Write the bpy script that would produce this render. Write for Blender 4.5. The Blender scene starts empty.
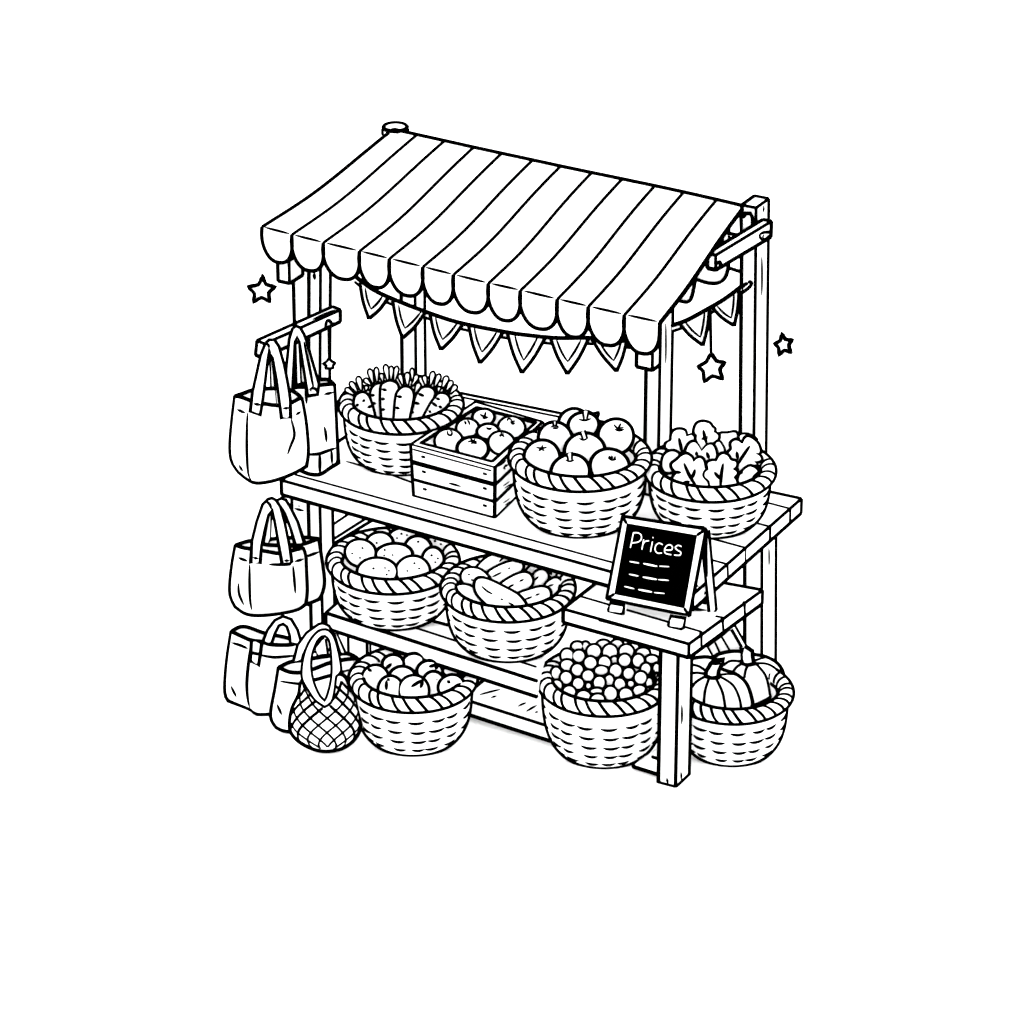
import bpy, math
import numpy as np
from mathutils import Vector
from mathutils.bvhtree import BVHTree

# ------------------------------------------------------------------ scene
sc = bpy.context.scene
col = sc.collection
TH, PH, F, D = math.radians(29), math.radians(25.6), 4120.0, 20.6
R_ = np.array((math.cos(TH), math.sin(TH), 0.0))
H_ = np.array((-math.sin(TH), math.cos(TH), 0.0))
F_ = H_ * math.cos(PH) + np.array((0, 0, -math.sin(PH)))
U_ = H_ * math.sin(PH) + np.array((0, 0, math.cos(PH)))
CAM = -(F_ * D + R_ * ((675.5 - 512) / F * D) + U_ * (-(787 - 512) / F * D))
UP = np.array((0, 0, 1.0))

def proj(p):
    d = np.asarray(p, float) - CAM
    z = d @ F_
    return 512 + F * (d @ R_) / z, 512 - F * (d @ U_) / z

def ray(px, py):
    return F_ + R_ * ((px - 512) / F) - U_ * ((py - 512) / F)

def at(px, py, X=None, Y=None, Z=None):
    d = ray(px, py)
    k, v = (0, X) if X is not None else (1, Y) if Y is not None else (2, Z)
    return CAM + d * ((v - CAM[k]) / d[k])

def on(px, py, p0, n):
    d = ray(px, py)
    return CAM + d * (((p0 - CAM) @ n) / (d @ n))

def T(x0, y0, w):
    """magnified sketch coordinates -> picture measure"""
    f = w / 1024.0
    return lambda pts: [(x0 + x * f, y0 + y * f) for x, y in pts]

def smooth(pts, closed=False, n=5):
    p = [np.asarray(q, float) for q in pts]
    m = len(p)
    if m < 3:
        return p
    out = []
    rng = range(m) if closed else range(m - 1)
    for i in rng:
        if closed:
            a, b, c, d = p[(i - 1) % m], p[i], p[(i + 1) % m], p[(i + 2) % m]
        else:
            a, b, c, d = p[max(i - 1, 0)], p[i], p[i + 1], p[min(i + 2, m - 1)]
        for k in range(n):
            t = k / n
            out.append(.5 * ((2 * b) + (c - a) * t + (2 * a - 5 * b + 4 * c - d) * t * t + (3 * b - a - 3 * c + d) * t ** 3))
    if not closed:
        out.append(p[-1])
    return out

def resample(pts, n):
    p = np.array([np.asarray(q, float) for q in pts])
    s = np.concatenate(([0], np.cumsum(np.linalg.norm(np.diff(p, axis=0), axis=1))))
    t = np.linspace(0, s[-1], n)
    return np.stack([np.interp(t, s, p[:, k]) for k in range(p.shape[1])], 1)

# ------------------------------------------------------------------ materials
def mat(name, c):
    m = bpy.data.materials.new(name)
    m.use_nodes = True
    nt = m.node_tree
    b = nt.nodes['Principled BSDF']
    b.inputs['Base Color'].default_value = (c, c, c, 1)
    b.inputs['Roughness'].default_value = 1.0
    b.inputs['Specular IOR Level'].default_value = 0.0
    if c > .5:          # a faint paper tooth in the white paint
        tx = nt.nodes.new('ShaderNodeTexNoise')
        tx.inputs['Scale'].default_value = 40
        rp = nt.nodes.new('ShaderNodeMapRange')
        rp.inputs['To Min'].default_value = c - .015
        rp.inputs['To Max'].default_value = c
        nt.links.new(tx.outputs['Fac'], rp.inputs['Value'])
        nt.links.new(rp.outputs['Result'], b.inputs['Base Color'])
    return m

M = {k: mat(k, 1.0) for k in ('white_wood', 'white_wicker', 'white_canvas', 'white_skin', 'white_ground')}
M['ink'] = mat('black_ink', 0.0)
M['slate'] = mat('black_slate', 0.0)
M['chalk'] = mat('white_chalk', 1.0)

BOLD, MED, THIN, FINE = .0122, .0102, .0090, .0080

# ------------------------------------------------------------------ mesh builder
class G:
    def __init__(s, m='white_wood'):
        s.v, s.f, s.m, s.base, s._b = [], [], [], m, None
        s.names = [m]

    def mi(s, name):
        if name not in s.names:
            s.names.append(name)
        return s.names.index(name)

    def add(s, vs, fs, m=None):
        o = len(s.v)
        k = s.mi(m or s.base)
        s.v += [np.asarray(q, float) for q in vs]
        s.f += [tuple(i + o for i in f) for f in fs]
        s.m += [k] * len(fs)
        if m is None:
            s._b = None

    def bvh(s):
        if s._b is None:
            fs = [f for f, k in zip(s.f, s.m) if s.names[k] != 'ink']
            s._b = BVHTree.FromPolygons([Vector(q) for q in s.v], fs)
        return s._b

    def hit(s, px, py):
        d = ray(px, py)
        h = s.bvh().ray_cast(Vector(CAM), Vector(d).normalized())
        return None if h[0] is None else np.array(h[0])

    def tube(s, pts, r, closed=False, m='ink', taper=False, sides=6):
        p = []
        for q in pts:
            q = np.asarray(q, float)
            if not p or np.linalg.norm(q - p[-1]) > 1e-4:
                p.append(q)
        if closed and len(p) > 2 and np.linalg.norm(p[0] - p[-1]) < 1e-4:
            p.pop()
        n = len(p)
        if n < 2:
            return
        vs, fs = [], []
        prev = None
        for i in range(n):
            a = p[i - 1] if (i > 0 or closed) else p[i]
            b = p[(i + 1) % n] if (i < n - 1 or closed) else p[i]
            t = b - a
            L = np.linalg.norm(t)
            t = t / L if L > 1e-9 else np.array((1., 0, 0))
            if prev is None:
                w = np.cross(t, F_)
                if np.linalg.norm(w) < 1e-3:
                    w = np.cross(t, R_)
            else:
                w = prev - t * (prev @ t)
            w = w / max(np.linalg.norm(w), 1e-9)
            prev = w
            b2 = np.cross(t, w)
            rr = r
            # mitre at bends
            if 0 < i < n - 1 or closed:
                e1 = p[i] - p[i - 1]; e2 = p[(i + 1) % n] - p[i]
                c = (e1 @ e2) / (np.linalg.norm(e1) * np.linalg.norm(e2) + 1e-12)
                rr = r / max(.72, math.sqrt(max(0, (1 + c) / 2)))
            if taper:
                x = i / (n - 1)
                rr = r * (.45 + .55 * math.sin(math.pi * min(max(x, .0), 1)) ** .5)
            for k in range(sides):
                an = 2 * math.pi * k / sides
                vs.append(p[i] + (w * math.cos(an) + b2 * math.sin(an)) * rr)
        for i in range(n if closed else n - 1):
            j = (i + 1) % n
            for k in range(sides):
                l = (k + 1) % sides
                fs.append((i * sides + k, i * sides + l, j * sides + l, j * sides + k))
        if not closed:
            t0 = p[0] - p[1]; t0 /= np.linalg.norm(t0)
            t1 = p[-1] - p[-2]; t1 /= np.linalg.norm(t1)
            q = .5 if taper else .85
            a = len(vs); vs.append(p[0] + t0 * r * q)
            b = len(vs); vs.append(p[-1] + t1 * r * q)
            for k in range(sides):
                l = (k + 1) % sides
                fs.append((a, l, k))
                fs.append((b, (n - 1) * sides + k, (n - 1) * sides + l))
        s.add(vs, fs, m)

    def ink(s, pts, r=THIN, n=5, m='ink', taper=True, curve=True, step=3.0):
        """a line drawn on this mesh where the sketch has it"""
        q = smooth(pts, n=n) if (curve and len(pts) > 2) else [np.asarray(x, float) for x in pts]
        L = sum(np.linalg.norm(q[i + 1] - q[i]) for i in range(len(q) - 1))
        q = resample(q, max(3, int(L / step) + 2))
        run = []
        last = None
        for x, y in q:
            h = s.hit(x, y)
            if h is None or (last is not None and abs((h - last) @ F_) > .09):
                if len(run) > 1:
                    s.tube(run, r, m=m, taper=taper)
                run = []
            if h is not None:
                run.append(h)
            last = h
        if len(run) > 1:
            s.tube(run, r, m=m, taper=taper)

    def dot(s, px, py, r=.004):
        s.ink([(px - .55, py - .1), (px + .55, py + .1)], r, taper=False)

    def hexa(s, c, lines=True, bold=BOLD, thin=THIN):
        """c: bottom fl fr br bl, top fl fr br bl"""
        c = [np.asarray(q, float) for q in c]
        fs = [(0, 3, 2, 1), (4, 5, 6, 7), (0, 1, 5, 4), (1, 2, 6, 5), (2, 3, 7, 6), (3, 0, 4, 7)]
        s.add(c, fs)
        if not lines:
            return
        cen = sum(c) / 8
        vis = []
        for f in fs:
            m_ = sum(c[i] for i in f) / 4
            n_ = np.cross(c[f[1]] - c[f[0]], c[f[2]] - c[f[0]])
            if n_ @ (m_ - cen) < 0:
                n_ = -n_
            vis.append(n_ @ (CAM - m_) > 0)
        for a, b in ((0, 1), (1, 2), (2, 3), (3, 0), (4, 5), (5, 6), (6, 7), (7, 4), (0, 4), (1, 5), (2, 6), (3, 7)):
            k = sum(v for f, v in zip(fs, vis) if a in f and b in f)
            s.tube([c[a], c[b]], thin if k == 2 else bold)

    def box(s, lo, hi, **k):
        x0, y0, z0 = lo; x1, y1, z1 = hi
        s.hexa([(x0, y0, z0), (x1, y0, z0), (x1, y1, z0), (x0, y1, z0),
                (x0, y0, z1), (x1, y0, z1), (x1, y1, z1), (x0, y1, z1)], **k)

    def slab(s, pts, p0, n, th, r=BOLD, curve=False, m=None, back=True, cn=4):
        """outline on the plane (p0, n) given real thickness th away from the viewer"""
        if curve:
            pts = smooth(pts, True, cn)
        a = [on(x, y, p0, n) for x, y in pts]
        nn = n / np.linalg.norm(n)
        if nn @ (CAM - p0) > 0:
            nn = -nn
        b = [q + nn * th for q in a]
        k = len(a)
        fs = [tuple(range(k)), tuple(range(2 * k - 1, k - 1, -1))]
        fs += [(i, k + i, k + (i + 1) % k, (i + 1) % k) for i in range(k)]
        s.add(a + b, fs, m)
        s._b = None
        if r:
            s.tube(a, r, closed=True)
            if back and th > .02:
                s.tube(b, r, closed=True)
        return a

    def ring(s, outer, inner, p0, n, th, r=BOLD, N=48):
        o = resample(smooth(outer + outer[:1], n=4), N + 1)[:-1]
        i_ = resample(smooth(inner + inner[:1], n=4), N + 1)[:-1]
        A = [on(x, y, p0, n) for x, y in o]
        B = [on(x, y, p0, n) for x, y in i_]
        off = F_ * th
        vs = A + B + [q + off for q in A] + [q + off for q in B]
        fs = []
        for i in range(N):
            j = (i + 1) % N
            fs += [(i, j, N + j, N + i), (2 * N + i, 3 * N + i, 3 * N + j, 2 * N + j),
                   (i, 2 * N + i, 2 * N + j, j), (N + i, N + j, 3 * N + j, 3 * N + i)]
        s.add(vs, fs)
        s.tube(A, r, closed=True)
        s.tube(B, r, closed=True)

    def blob(s, pts, anchor, th, r=BOLD, curve=True, p=2.0, cn=4):
        """round body whose widest outline is pts, half depth th"""
        if curve:
            pts = smooth(pts, True, cn)
        a = np.array([on(x, y, anchor, F_) for x, y in pts])
        c = a.mean(0)
        k = len(a)
        if r and th > .035:           # the bead sits half sunk in the round edge
            t_ = np.roll(a, -1, 0) - np.roll(a, 1, 0)
            nn_ = np.cross(t_, F_)
            nn_ /= np.maximum(np.linalg.norm(nn_, axis=1)[:, None], 1e-9)
            area = sum(float(np.cross(a[i] - c, a[(i + 1) % k] - c) @ F_) for i in range(k))
            a = a + nn_ * (r * .35) * (1 if area < 0 else -1)
            r = r * 1.3
        lv = [.25, .5, .7, .84, .94, 1.0]
        vs = [c - F_ * th, c + F_ * th]
        idx = {}
        for side in (-1, 1):
            for li, q in enumerate(lv):
                if q == 1.0 and side == 1:
                    idx[side, li] = idx[-1, li]
                    continue
                idx[side, li] = len(vs)
                z = th * math.sqrt(max(0, 1 - q ** p))
                for w in a:
                    vs.append(c + (w - c) * q + F_ * z * side)
        fs = []
        for side, top in ((-1, 0), (1, 1)):
            b = idx[side, 0]
            for i in range(k):
                j = (i + 1) % k
                fs.append((top, b + i, b + j) if side < 0 else (top, b + j, b + i))
                for li in range(len(lv) - 1):
                    u, w = idx[side, li], idx[side, li + 1]
                    q = (u + i, w + i, w + j, u + j)
                    fs.append(q if side < 0 else q[::-1])
        s.add(vs, fs)
        if r:
            s.tube(list(a), r, closed=True)

    def grid(s, P, closed_u=False):
        nv, nu = len(P), len(P[0])
        vs = [q for row in P for q in row]
        fs = []
        for j in range(nv - 1):
            for i in range(nu if closed_u else nu - 1):
                k = (i + 1) % nu
                fs.append((j * nu + i, j * nu + k, (j + 1) * nu + k, (j + 1) * nu + i))
        s.add(vs, fs)

    def contour(s, P, N, r=BOLD):
        """edge line of a turned surface (grid P closed in u, normals N) as one real bead lying on it"""
        nv, nu = len(P), len(P[0])
        g = [[float(np.dot(N[j][i], CAM - P[j][i])) for i in range(nu)] for j in range(nv)]
        seg = {}
        def cross(a, b):
            ga, gb = g[a[0]][a[1]], g[b[0]][b[1]]
            if (ga > 0) == (gb > 0):
                return None
            t = ga / (ga - gb)
            return P[a[0]][a[1]] * (1 - t) + P[b[0]][b[1]] * t
        pts, links = {}, {}
        for j in range(nv - 1):
            for i in range(nu):
                k = (i + 1) % nu
                q = [(j, i), (j, k), (j + 1, k), (j + 1, i)]
                for tri in ((q[0], q[1], q[2]), (q[0], q[2], q[3])):
                    e = []
                    for x in range(3):
                        a, b = tri[x], tri[(x + 1) % 3]
                        key = (a, b) if a < b else (b, a)
                        c = cross(*key)
                        if c is not None:
                            pts[key] = c
                            e.append(key)
                    if len(e) == 2:
                        links.setdefault(e[0], []).append(e[1])
                        links.setdefault(e[1], []).append(e[0])
        left = set(links)
        while left:
            st = next((k for k in left if len(links[k]) == 1), None) or next(iter(left))
            chain, cur = [st], st
            left.discard(st)
            while True:
                nx = [k for k in links[cur] if k in left]
                if not nx:
                    break
                cur = nx[0]
                left.discard(cur)
                chain.append(cur)
            if len(chain) > 2:
                s.tube([pts[k] for k in chain], r * 1.25, closed=(st in links[chain[-1]] and len(chain) > 4))

    def build(s, name, parent=None, label=None, cat=None, group=None, kind=None, loc=None):
        if parent is not None:
            o = np.array(parent['_o'])
        elif loc is not None:
            o = np.array(loc, float)
        else:
            a = np.array([s.v[i] for f, k in zip(s.f, s.m) if k == 0 for i in f])
            lo, hi = a.min(0), a.max(0)
            o = np.array(((lo[0] + hi[0]) / 2, (lo[1] + hi[1]) / 2, lo[2]))
        me = bpy.data.meshes.new(name)
        me.from_pydata([tuple(q - o) for q in s.v], [], s.f)
        for n in s.names:
            me.materials.append(M[n])
        me.polygons.foreach_set('material_index', s.m)
        me.update()
        ob = bpy.data.objects.new(name, me)
        col.objects.link(ob)
        ob['_o'] = list(map(float, o))
        if parent is not None:
            ob.parent = parent
        else:
            ob.location = o
        tag(ob, label, cat, group, kind)
        return ob

def tag(ob, label=None, cat=None, group=None, kind=None):
    for k, v in (('label', label), ('category', cat), ('group', group), ('kind', kind)):
        if v:
            ob[k] = v

def thing(name, label, cat, loc, group=None):
    ob = bpy.data.objects.new(name, None)
    ob.empty_display_size = .05
    ob.location = tuple(loc)
    ob['_o'] = list(map(float, loc))
    col.objects.link(ob)
    tag(ob, label, cat, group)
    return ob

# ================================================================== SETTING
g = G('white_ground')
g.add([(-60, -40, 0), (60, -40, 0), (60, 120, 0), (-60, 120, 0)], [(0, 1, 2, 3)])
g.build('ground', kind='structure', loc=(0, 0, 0))

# ================================================================== STALL
stall = thing('market_stall', 'wooden market stall with scalloped striped awning, counter and shelves', 'market stall', (-1.2, .7, 0))
ZC, ZD, ZM = 1.0, .85, .48

def plank(name, fl, fr, br, bl, Z, t, seams=(), marks=()):
    c = [at(*q, Z=Z) if len(q) == 2 else np.array(q, float) for q in (fl, fr, br, bl)]
    g = G()
    g.hexa([q - UP * t for q in c] + c)
    for q, r in seams:
        g.ink(q, r, taper=False, step=12)
    for q in marks:
        g.ink(q, FINE)
    return g.build(name, stall)

# counter top
FL, FR = at(281.5, 480.3, Z=ZC), at(693, 594.5, Z=ZC)
BR = at(801, 499, Z=ZC); BL = np.array((FL[0] + .02, BR[1] - .06, ZC))
g = G()
cc = [FL, FR, BR, BL]
g.hexa([q - UP * .082 for q in cc] + cc)
def yz(g, x0, y0, Z, X0, X1, r=FINE):
    p = at(x0, y0, Z=Z)
    a, b = np.array((X0, p[1] - .0, Z)), np.array((X1, p[1], Z))
    g.tube([a, b], r)
k = (FR - FL) / np.linalg.norm(FR - FL)
for (px, py) in ((745, 548), (770, 527), (790, 509)):
    p = at(px, py, Z=ZC)
    g.tube([p - k * 2.35, p], FINE)
    g.tube([p, p - UP * .082], THIN)
g.tube([FL + np.array((.03, .09, 0)), FR + np.array((-.02, .09, 0))], FINE)
g.ink([(346, 461.5), (378, 471)], FINE)
g.ink([(698, 556.5), (727, 564.5)], FINE, taper=False)
g.ink([(727, 564.5), (727.6, 579)], THIN, taper=False)
g.ink([(392, 475.5), (418, 485)], FINE)
g.build('counter', stall)
# strip at the back of the counter
a, b = at(455, 394.5, Z=ZC), at(606, 425, Z=ZC)
b2, a2 = b + np.array((0, -.045, 0)), a + np.array((0, -.045, 0))
g = G()
a, b, a2, b2 = (q + UP * .012 for q in (a, b, a2, b2))
a3, b3 = a.copy(), b.copy()
a3[1], b3[1] = 1.30, 1.30
g.hexa([q - UP * .05 for q in (a3, b3, b, a)] + [a3, b3, b, a], lines=False)
g.tube([a, b], BOLD)
g.tube([a2, b2], THIN)
g.tube([a, a - UP * .05], THIN)
g.build('back_strip', stall)

# lower deck at the front
FL, FR = at(563.5, 609, Z=ZD), at(689, 644, Z=ZD)
BRd = at(762, 590.5, Z=ZD)
BLd = at(563.5, 609, Z=ZD) + np.array((.0, BRd[1] - FL[1], 0)) + np.array((.015, -.08, 0))
g = G()
g.hexa([q - UP * .074 for q in (FL, FR, BRd, BLd)] + [FL, FR, BRd, BLd])
g.ink([(599, 620), (687, 643.2)], FINE, taper=False)
g.ink([(578, 596), (701, 632)], FINE, taper=False)
g.ink([(701, 632), (701, 645.5)], THIN, taper=False)
g.ink([(722, 617.6), (723, 631)], THIN, taper=False)
g.ink([(744, 602), (744.5, 616)], THIN, taper=False)
g.ink([(716, 616.6), (722, 617.8)], FINE, taper=False)
g.build('lower_deck', stall)

# front leg
g = G()
g.box((-.095, 0, 0), (0, .145, ZD - .075), thin=MED)
for q in ([(681.5, 705), (681.5, 724)], [(680.6, 772), (681.3, 782)], [(667, 778), (668, 783)]):
    g.ink(q, THIN)
g.build('leg', stall)

# middle shelf
ca = [at(326, 613, Z=ZM), at(537, 681, Z=ZM), at(545, 651, Z=ZM), at(343, 598, Z=ZM)]
cb = [q - UP * .088 for q in ca]
g = G()
g.hexa(cb + ca, lines=False)
for a, b, r in ((ca[0], ca[1], MED), (cb[0], cb[1], BOLD), (ca[0], cb[0], BOLD), (ca[3], ca[0], MED), (ca[3], ca[2], BOLD)):
    g.tube([a, b], r)
g.ink([(405, 624.8), (536, 667.2)], FINE, taper=False, step=12)
g.ink([(432, 617.5), (540, 651)], FINE, taper=False, step=12)
g.build('shelf', stall)
# bottom shelf
a, b = at(462, 698.6, Z=.108), at(556, 728.7, Z=.108)
g = G()
g.hexa([q - UP * .08 for q in (a, b, b + np.array((0, .5, 0)), a + np.array((0, .5, 0)))] + [a, b, b + np.array((0, .5, 0)), a + np.array((0, .5, 0))])
for q in ([(480, 694.8), (500, 689.6)], [(491, 698), (496.5, 696)], [(518, 706.5), (526, 702.8)], [(526.5, 711.5), (536.5, 705.6)], [(535.5, 713), (537.5, 711.6)]):
    g.ink(q, FINE)
g.build('bottom_shelf', stall)
# foot rail between berry basket and leg
a, b = at(652, 756.8, Z=.108), at(662, 760, Z=.108)
a0_, b0_ = at(633, 766.2, Z=.02), b - UP * .088
g = G()
o = np.array((0, .10, 0))
g.hexa([a0_, b0_, b0_ + o, a0_ + o, a, b, b + o, a + o], lines=False)
g.tube([a, b], THIN); g.tube([a0_, b0_], BOLD)
g.build('foot_rail', stall)

# posts ------------------------------------------------------------
def post(px, Y, ztop, zbot, w, d, marks=(), name='post', thin=THIN, extra=None, top_ink=True):
    """px = picture column of the front right edge"""
    X = at(px, 420, Y=Y)[0]
    X0 = X1 = X
    if extra:           # a post that leans a little: picture column at its top and foot
        X1, X0 = at(extra[0], extra[1], Y=Y)[0], at(extra[2], extra[3], Y=Y)[0]
    g = G()
    g.hexa([(X0 - w, Y, zbot), (X0, Y, zbot), (X0, Y + d, zbot), (X0 - w, Y + d, zbot),
            (X1 - w, Y, ztop), (X1, Y, ztop), (X1, Y + d, ztop), (X1 - w, Y + d, ztop)], thin=thin)
    for q, r in marks:
        g.ink(q, r)
    g.build(name, stall)
    return X
YFL = .62
XL = post(317.5, YFL, at(277, 231, Y=.62)[2] - .05, ZC, .068, .095, [([(314.5, 273), (314.8, 279.5)], BOLD)], extra=(321.0, 270, 319.0, 440))
XLL = post(318.0, .37, ZC - .083, 0, .07, .12)
XR = post(659.0, 1.08, at(659, 330, Y=1.08)[2] + .12, ZC, .078, .13, [([(665.5, 324), (665.5, 363)], FINE)])
ztopB = at(756.2, 206, Y=1.3)[2]
XB = post(756.2, 1.30, ztopB - .010, ZC, .078, .138,
          [([(761.5, 257), (761.5, 295)], THIN), ([(763.4, 206), (763, 212)], THIN), ], extra=(756.2, 206, 755.4, 430))
post(762.4, 1.18, ZC - .083, 0, .098, .16, [([(768.6, 548), (768.8, 566)], FINE)], extra=(762.2, 520, 762.8, 650))
XB = at(756.2, 230, Y=1.3)[0]
YBL = 1.30
XBL = post(416.5, YBL, at(397, 135, Y=YBL)[2] - .14, ZC, .085, .095)
# round top of the rear left post
g = G()
cx = at(395.3, 129.3, Y=YBL + .05)
P_, N_ = [], []
for j, (rr, zz, nz) in enumerate(((.062, -.12, 0), (.062, -.02, 0), (.062, .012, 0), (.0, .0125, 1))):
    P_.append([cx + np.array((rr * math.cos(2 * math.pi * i / 28), rr * math.sin(2 * math.pi * i / 28), zz)) for i in range(28)])
    N_.append([np.array((math.cos(2 * math.pi * i / 28), math.sin(2 * math.pi * i / 28), nz)) for i in range(28)])
g.grid(P_, True)
g.tube(P_[2], BOLD, closed=True)
for px in (383.2, 407.2):
    g.tube([on(px, 129, cx, F_), on(px, 134.5, cx, F_)], BOLD)
g.ink([(387, 129), (391, 130.5)], THIN)
g.build('post_cap', stall)

# side board beside the left post, under the counter
Xs = at(304.5, 520, Y=.41)[0]
g = G()
g.box((Xs - .075, .41, .25), (XLL - .03, .44, ZC - .083), bold=MED)
g.dot(299, 506, .0045)
g.ink([(295, 508.5), (303.5, 510.6)], THIN)
g.build('side_board', stall)
g = G()
g.box((at(293.5, 300, Y=.72)[0], .725, ZC), (XL - .03, .755, at(277, 231, Y=.62)[2] - .06), bold=BOLD)
g.build('side_board', stall)
# slanting side rail seen below the counter at the left
XX = -2.28
def side_slab(pts, X, th, name, inner=(), r=.007):
    g = G()
    g.slab(pts, np.array((0, .85, 0)), np.array((0, 1.0, 0)), th, r)
    for q in inner:
        g.ink(q, FINE, taper=False)
    return g.build(name, stall)
side_slab([(322, 532), (362, 505), (396, 506), (322, 551)], XX, .03, 'side_rail', [[(328, 542.5), (372, 514.5)]])
# rear leg seen under the middle shelf
g = G()
Xq = at(367, 645, Y=.42)[0]
g.box((Xq - .115, .42, 0), (Xq, .45, ZM - .089), bold=THIN, thin=THIN)
g.build('rear_leg', stall)
# diagonal braces under the deck at the right
g = G()
pl = np.array((0, .75, 0)), np.array((0, 1.0, 0))
g.slab([(707.5, 646.4), (724, 634), (731.6, 629.5), (756, 672), (722, 672)], *pl, .04, .0068)
for q in ([(714.6, 641), (726, 666)], [(722, 637), (739, 666)]):
    g.ink(q, .0065, taper=False)
g.build('brace', stall)

# eave beam and its two block ends
YE, YR = .58, 1.32
eave_px = [(262.6, 227), (292.5, 234.8), (324, 242.8), (360, 251.3), (390, 258.8), (423.4, 267), (454, 274.8), (489, 283.4), (521, 290.5), (557.8, 299.3), (589, 306.5), (625, 314.8), (660.3, 322.5)]
ridge_px = [(393.5, 129.5), (417.5, 134.9), (445, 141), (474, 147.5), (502, 153.6), (533, 160.3), (561, 166.4), (592, 172.9), (622.5, 179.2), (655, 186), (684, 192.3), (717, 199.8), (744.5, 206.3)]
eave = [at(x, y, Y=YE) for x, y in eave_px]
ridge = [at(x, y, Y=YR) for x, y in ridge_px]
g = G()
e0, e1 = eave[0] + np.array((.16, .10, -.03)), eave[-1] + np.array((-.10, .10, -.03))
o, dn = np.array((0, .07, 0)), UP * -.09
g.hexa([e0 + dn, e1 + dn, e1 + o + dn, e0 + o + dn, e0, e1, e1 + o, e0 + o])
g.build('eave_beam', stall)
for px, py, w, d, h, yo in ((289.5, 283.2, .068, .125, .125, .012), (652.3, 370, .088, .075, .13, .03)):
    p = at(px, py, Y=YE + yo)
    g = G()
    g.box((p[0] - w, p[1], p[2]), (p[0], p[1] + d, p[2] + h))
    g.build('beam_end', stall)
# ridge beam
g = G()
r0, r1 = ridge[0] + np.array((.10, -.12, -.085)), ridge[-1] + np.array((-.06, -.12, -.085))
g.hexa([r0 + dn, r1 + dn, r1 + o + dn, r0 + o + dn, r0, r1, r1 + o, r0 + o], bold=MED)
g.build('ridge_beam', stall)
# two rafters under the cloth
for a, b in ((eave[1], ridge[1]), (eave[-2], ridge[-2])):
    g = G()
    a = a + np.array((.03, .16, -.06)); b = b + np.array((0, -.05, -.06)); w = np.array((.05, 0, 0)); dz = UP * -.05
    g.hexa([a + dz, a + w + dz, b + w + dz, b + dz, a, a + w, b + w, b], bold=MED)
    g.build('rafter', stall)

# awning -----------------------------------------------------------
def sag(t, k):
    s_ = .024 * (1 - k) + .008 * k
    return -s_ * math.sin(math.pi * t) ** 1.2
cloth, NR = [], 14
for j in range(NR + 1):
    t = j / NR
    row = []
    for i in range(13):
        k = i / 12
        p = ridge[i] * (1 - t) + eave[i] * t + UP * sag(t, k)
        # the cloth rolls over the ridge and flattens at the eave
        p = p + R_ * (-.008 * math.sin(2 * math.pi * t) * (1 - abs(2 * k - 1) * .3))
        row.append(p)
    cloth.append(row)
g = G('white_canvas')
g.grid(cloth)
g.grid([[q - UP * .012 for q in r_][::-1] for r_ in cloth])
for i in range(1, 12):
    g.tube([cloth[j][i] + UP * .001 for j in range(NR + 1)], .0100)
g.tube([cloth[j][0] for j in range(NR + 1)], BOLD)
g.tube([cloth[j][12] for j in range(NR + 1)], BOLD)
g.tube(cloth[0], BOLD)
for i in range(12):
    a, b = eave[i], eave[i + 1]
    g.tube([a * (1 - u) + b * u + np.array((0, -.003, .003)) for u in np.linspace(.1, .9, 9)], FINE, taper=True)
awn = g.build('awning', stall)
g = G('white_canvas')
for i in range(12):
    a, b = eave[i], eave[i + 1]
    L = .172 + .012 * i / 11
    sh = [(0, 0), (-.02, .22), (0, .45), (.07, .68), (.2, .88), (.36, .985), (.52, 1.0), (.72, .95), (.88, .8), (.97, .58), (1.0, .35), (1, 0)]
    sh = sh[:1] + [tuple(q) for q in smooth(sh[1:-1], n=3)] + sh[-1:]
    d = b - a
    A = [a + d * u - UP * (L * v) + np.array((0, -.004, 0)) for u, v in sh]
    B = [q + np.array((0, .012, 0)) for q in A]
    n = len(A)
    g.add(A + B, [tuple(range(n)), tuple(range(2 * n - 1, n - 1, -1))] + [(q, n + q, n + (q + 1) % n, (q + 1) % n) for q in range(n)])
    g.tube(A, BOLD)
g.build('valance', awn)
# rear valance lobes seen from the open side
g = G('white_canvas')
pl = np.array((0, 1.27, 0)), np.array((0, 1.0, 0))
for pts, line in (([(686, 255), (728.3, 255), (728.3, 269), (724.4, 278.7), (717, 283.2), (705.6, 282.4), (686, 276)], [(691, 277), (705.6, 282.4), (717, 283.2), (724.4, 278.7), (728, 269.4), (728.3, 260)]),
                  ([(672, 283), (694.7, 283.4), (691.6, 297.5), (687, 302), (676, 299.5)], [(677, 300), (687, 302), (691.6, 297.5), (694.7, 283.4), (695.6, 276)])):
    g.slab(pts, *pl, .01, None)
    g.tube([on(x, y, pl[0] - np.array((0, .003, 0)), pl[1]) for x, y in smooth(line)], MED + .0008)
g.tube([on(x, y, *pl) for x, y in ((729, 268), (741.5, 272))], MED)
g.build('rear_valance', stall)

# side arm with bolts at the right post
XA = XB + .012
g = G()
q4 = [(715.7, 269.8), (770.6, 237.0), (771.2, 221.5), (715.7, 255.3)]
pe = cloth[7][12] + F_ * .045
A = [on(q4[0][0], q4[0][1], pe, F_), at(*q4[1], X=XA + .055), at(*q4[2], X=XA + .055), on(q4[3][0], q4[3][1], pe, F_)]
w = np.array((-.045, .0, 0))
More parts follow.
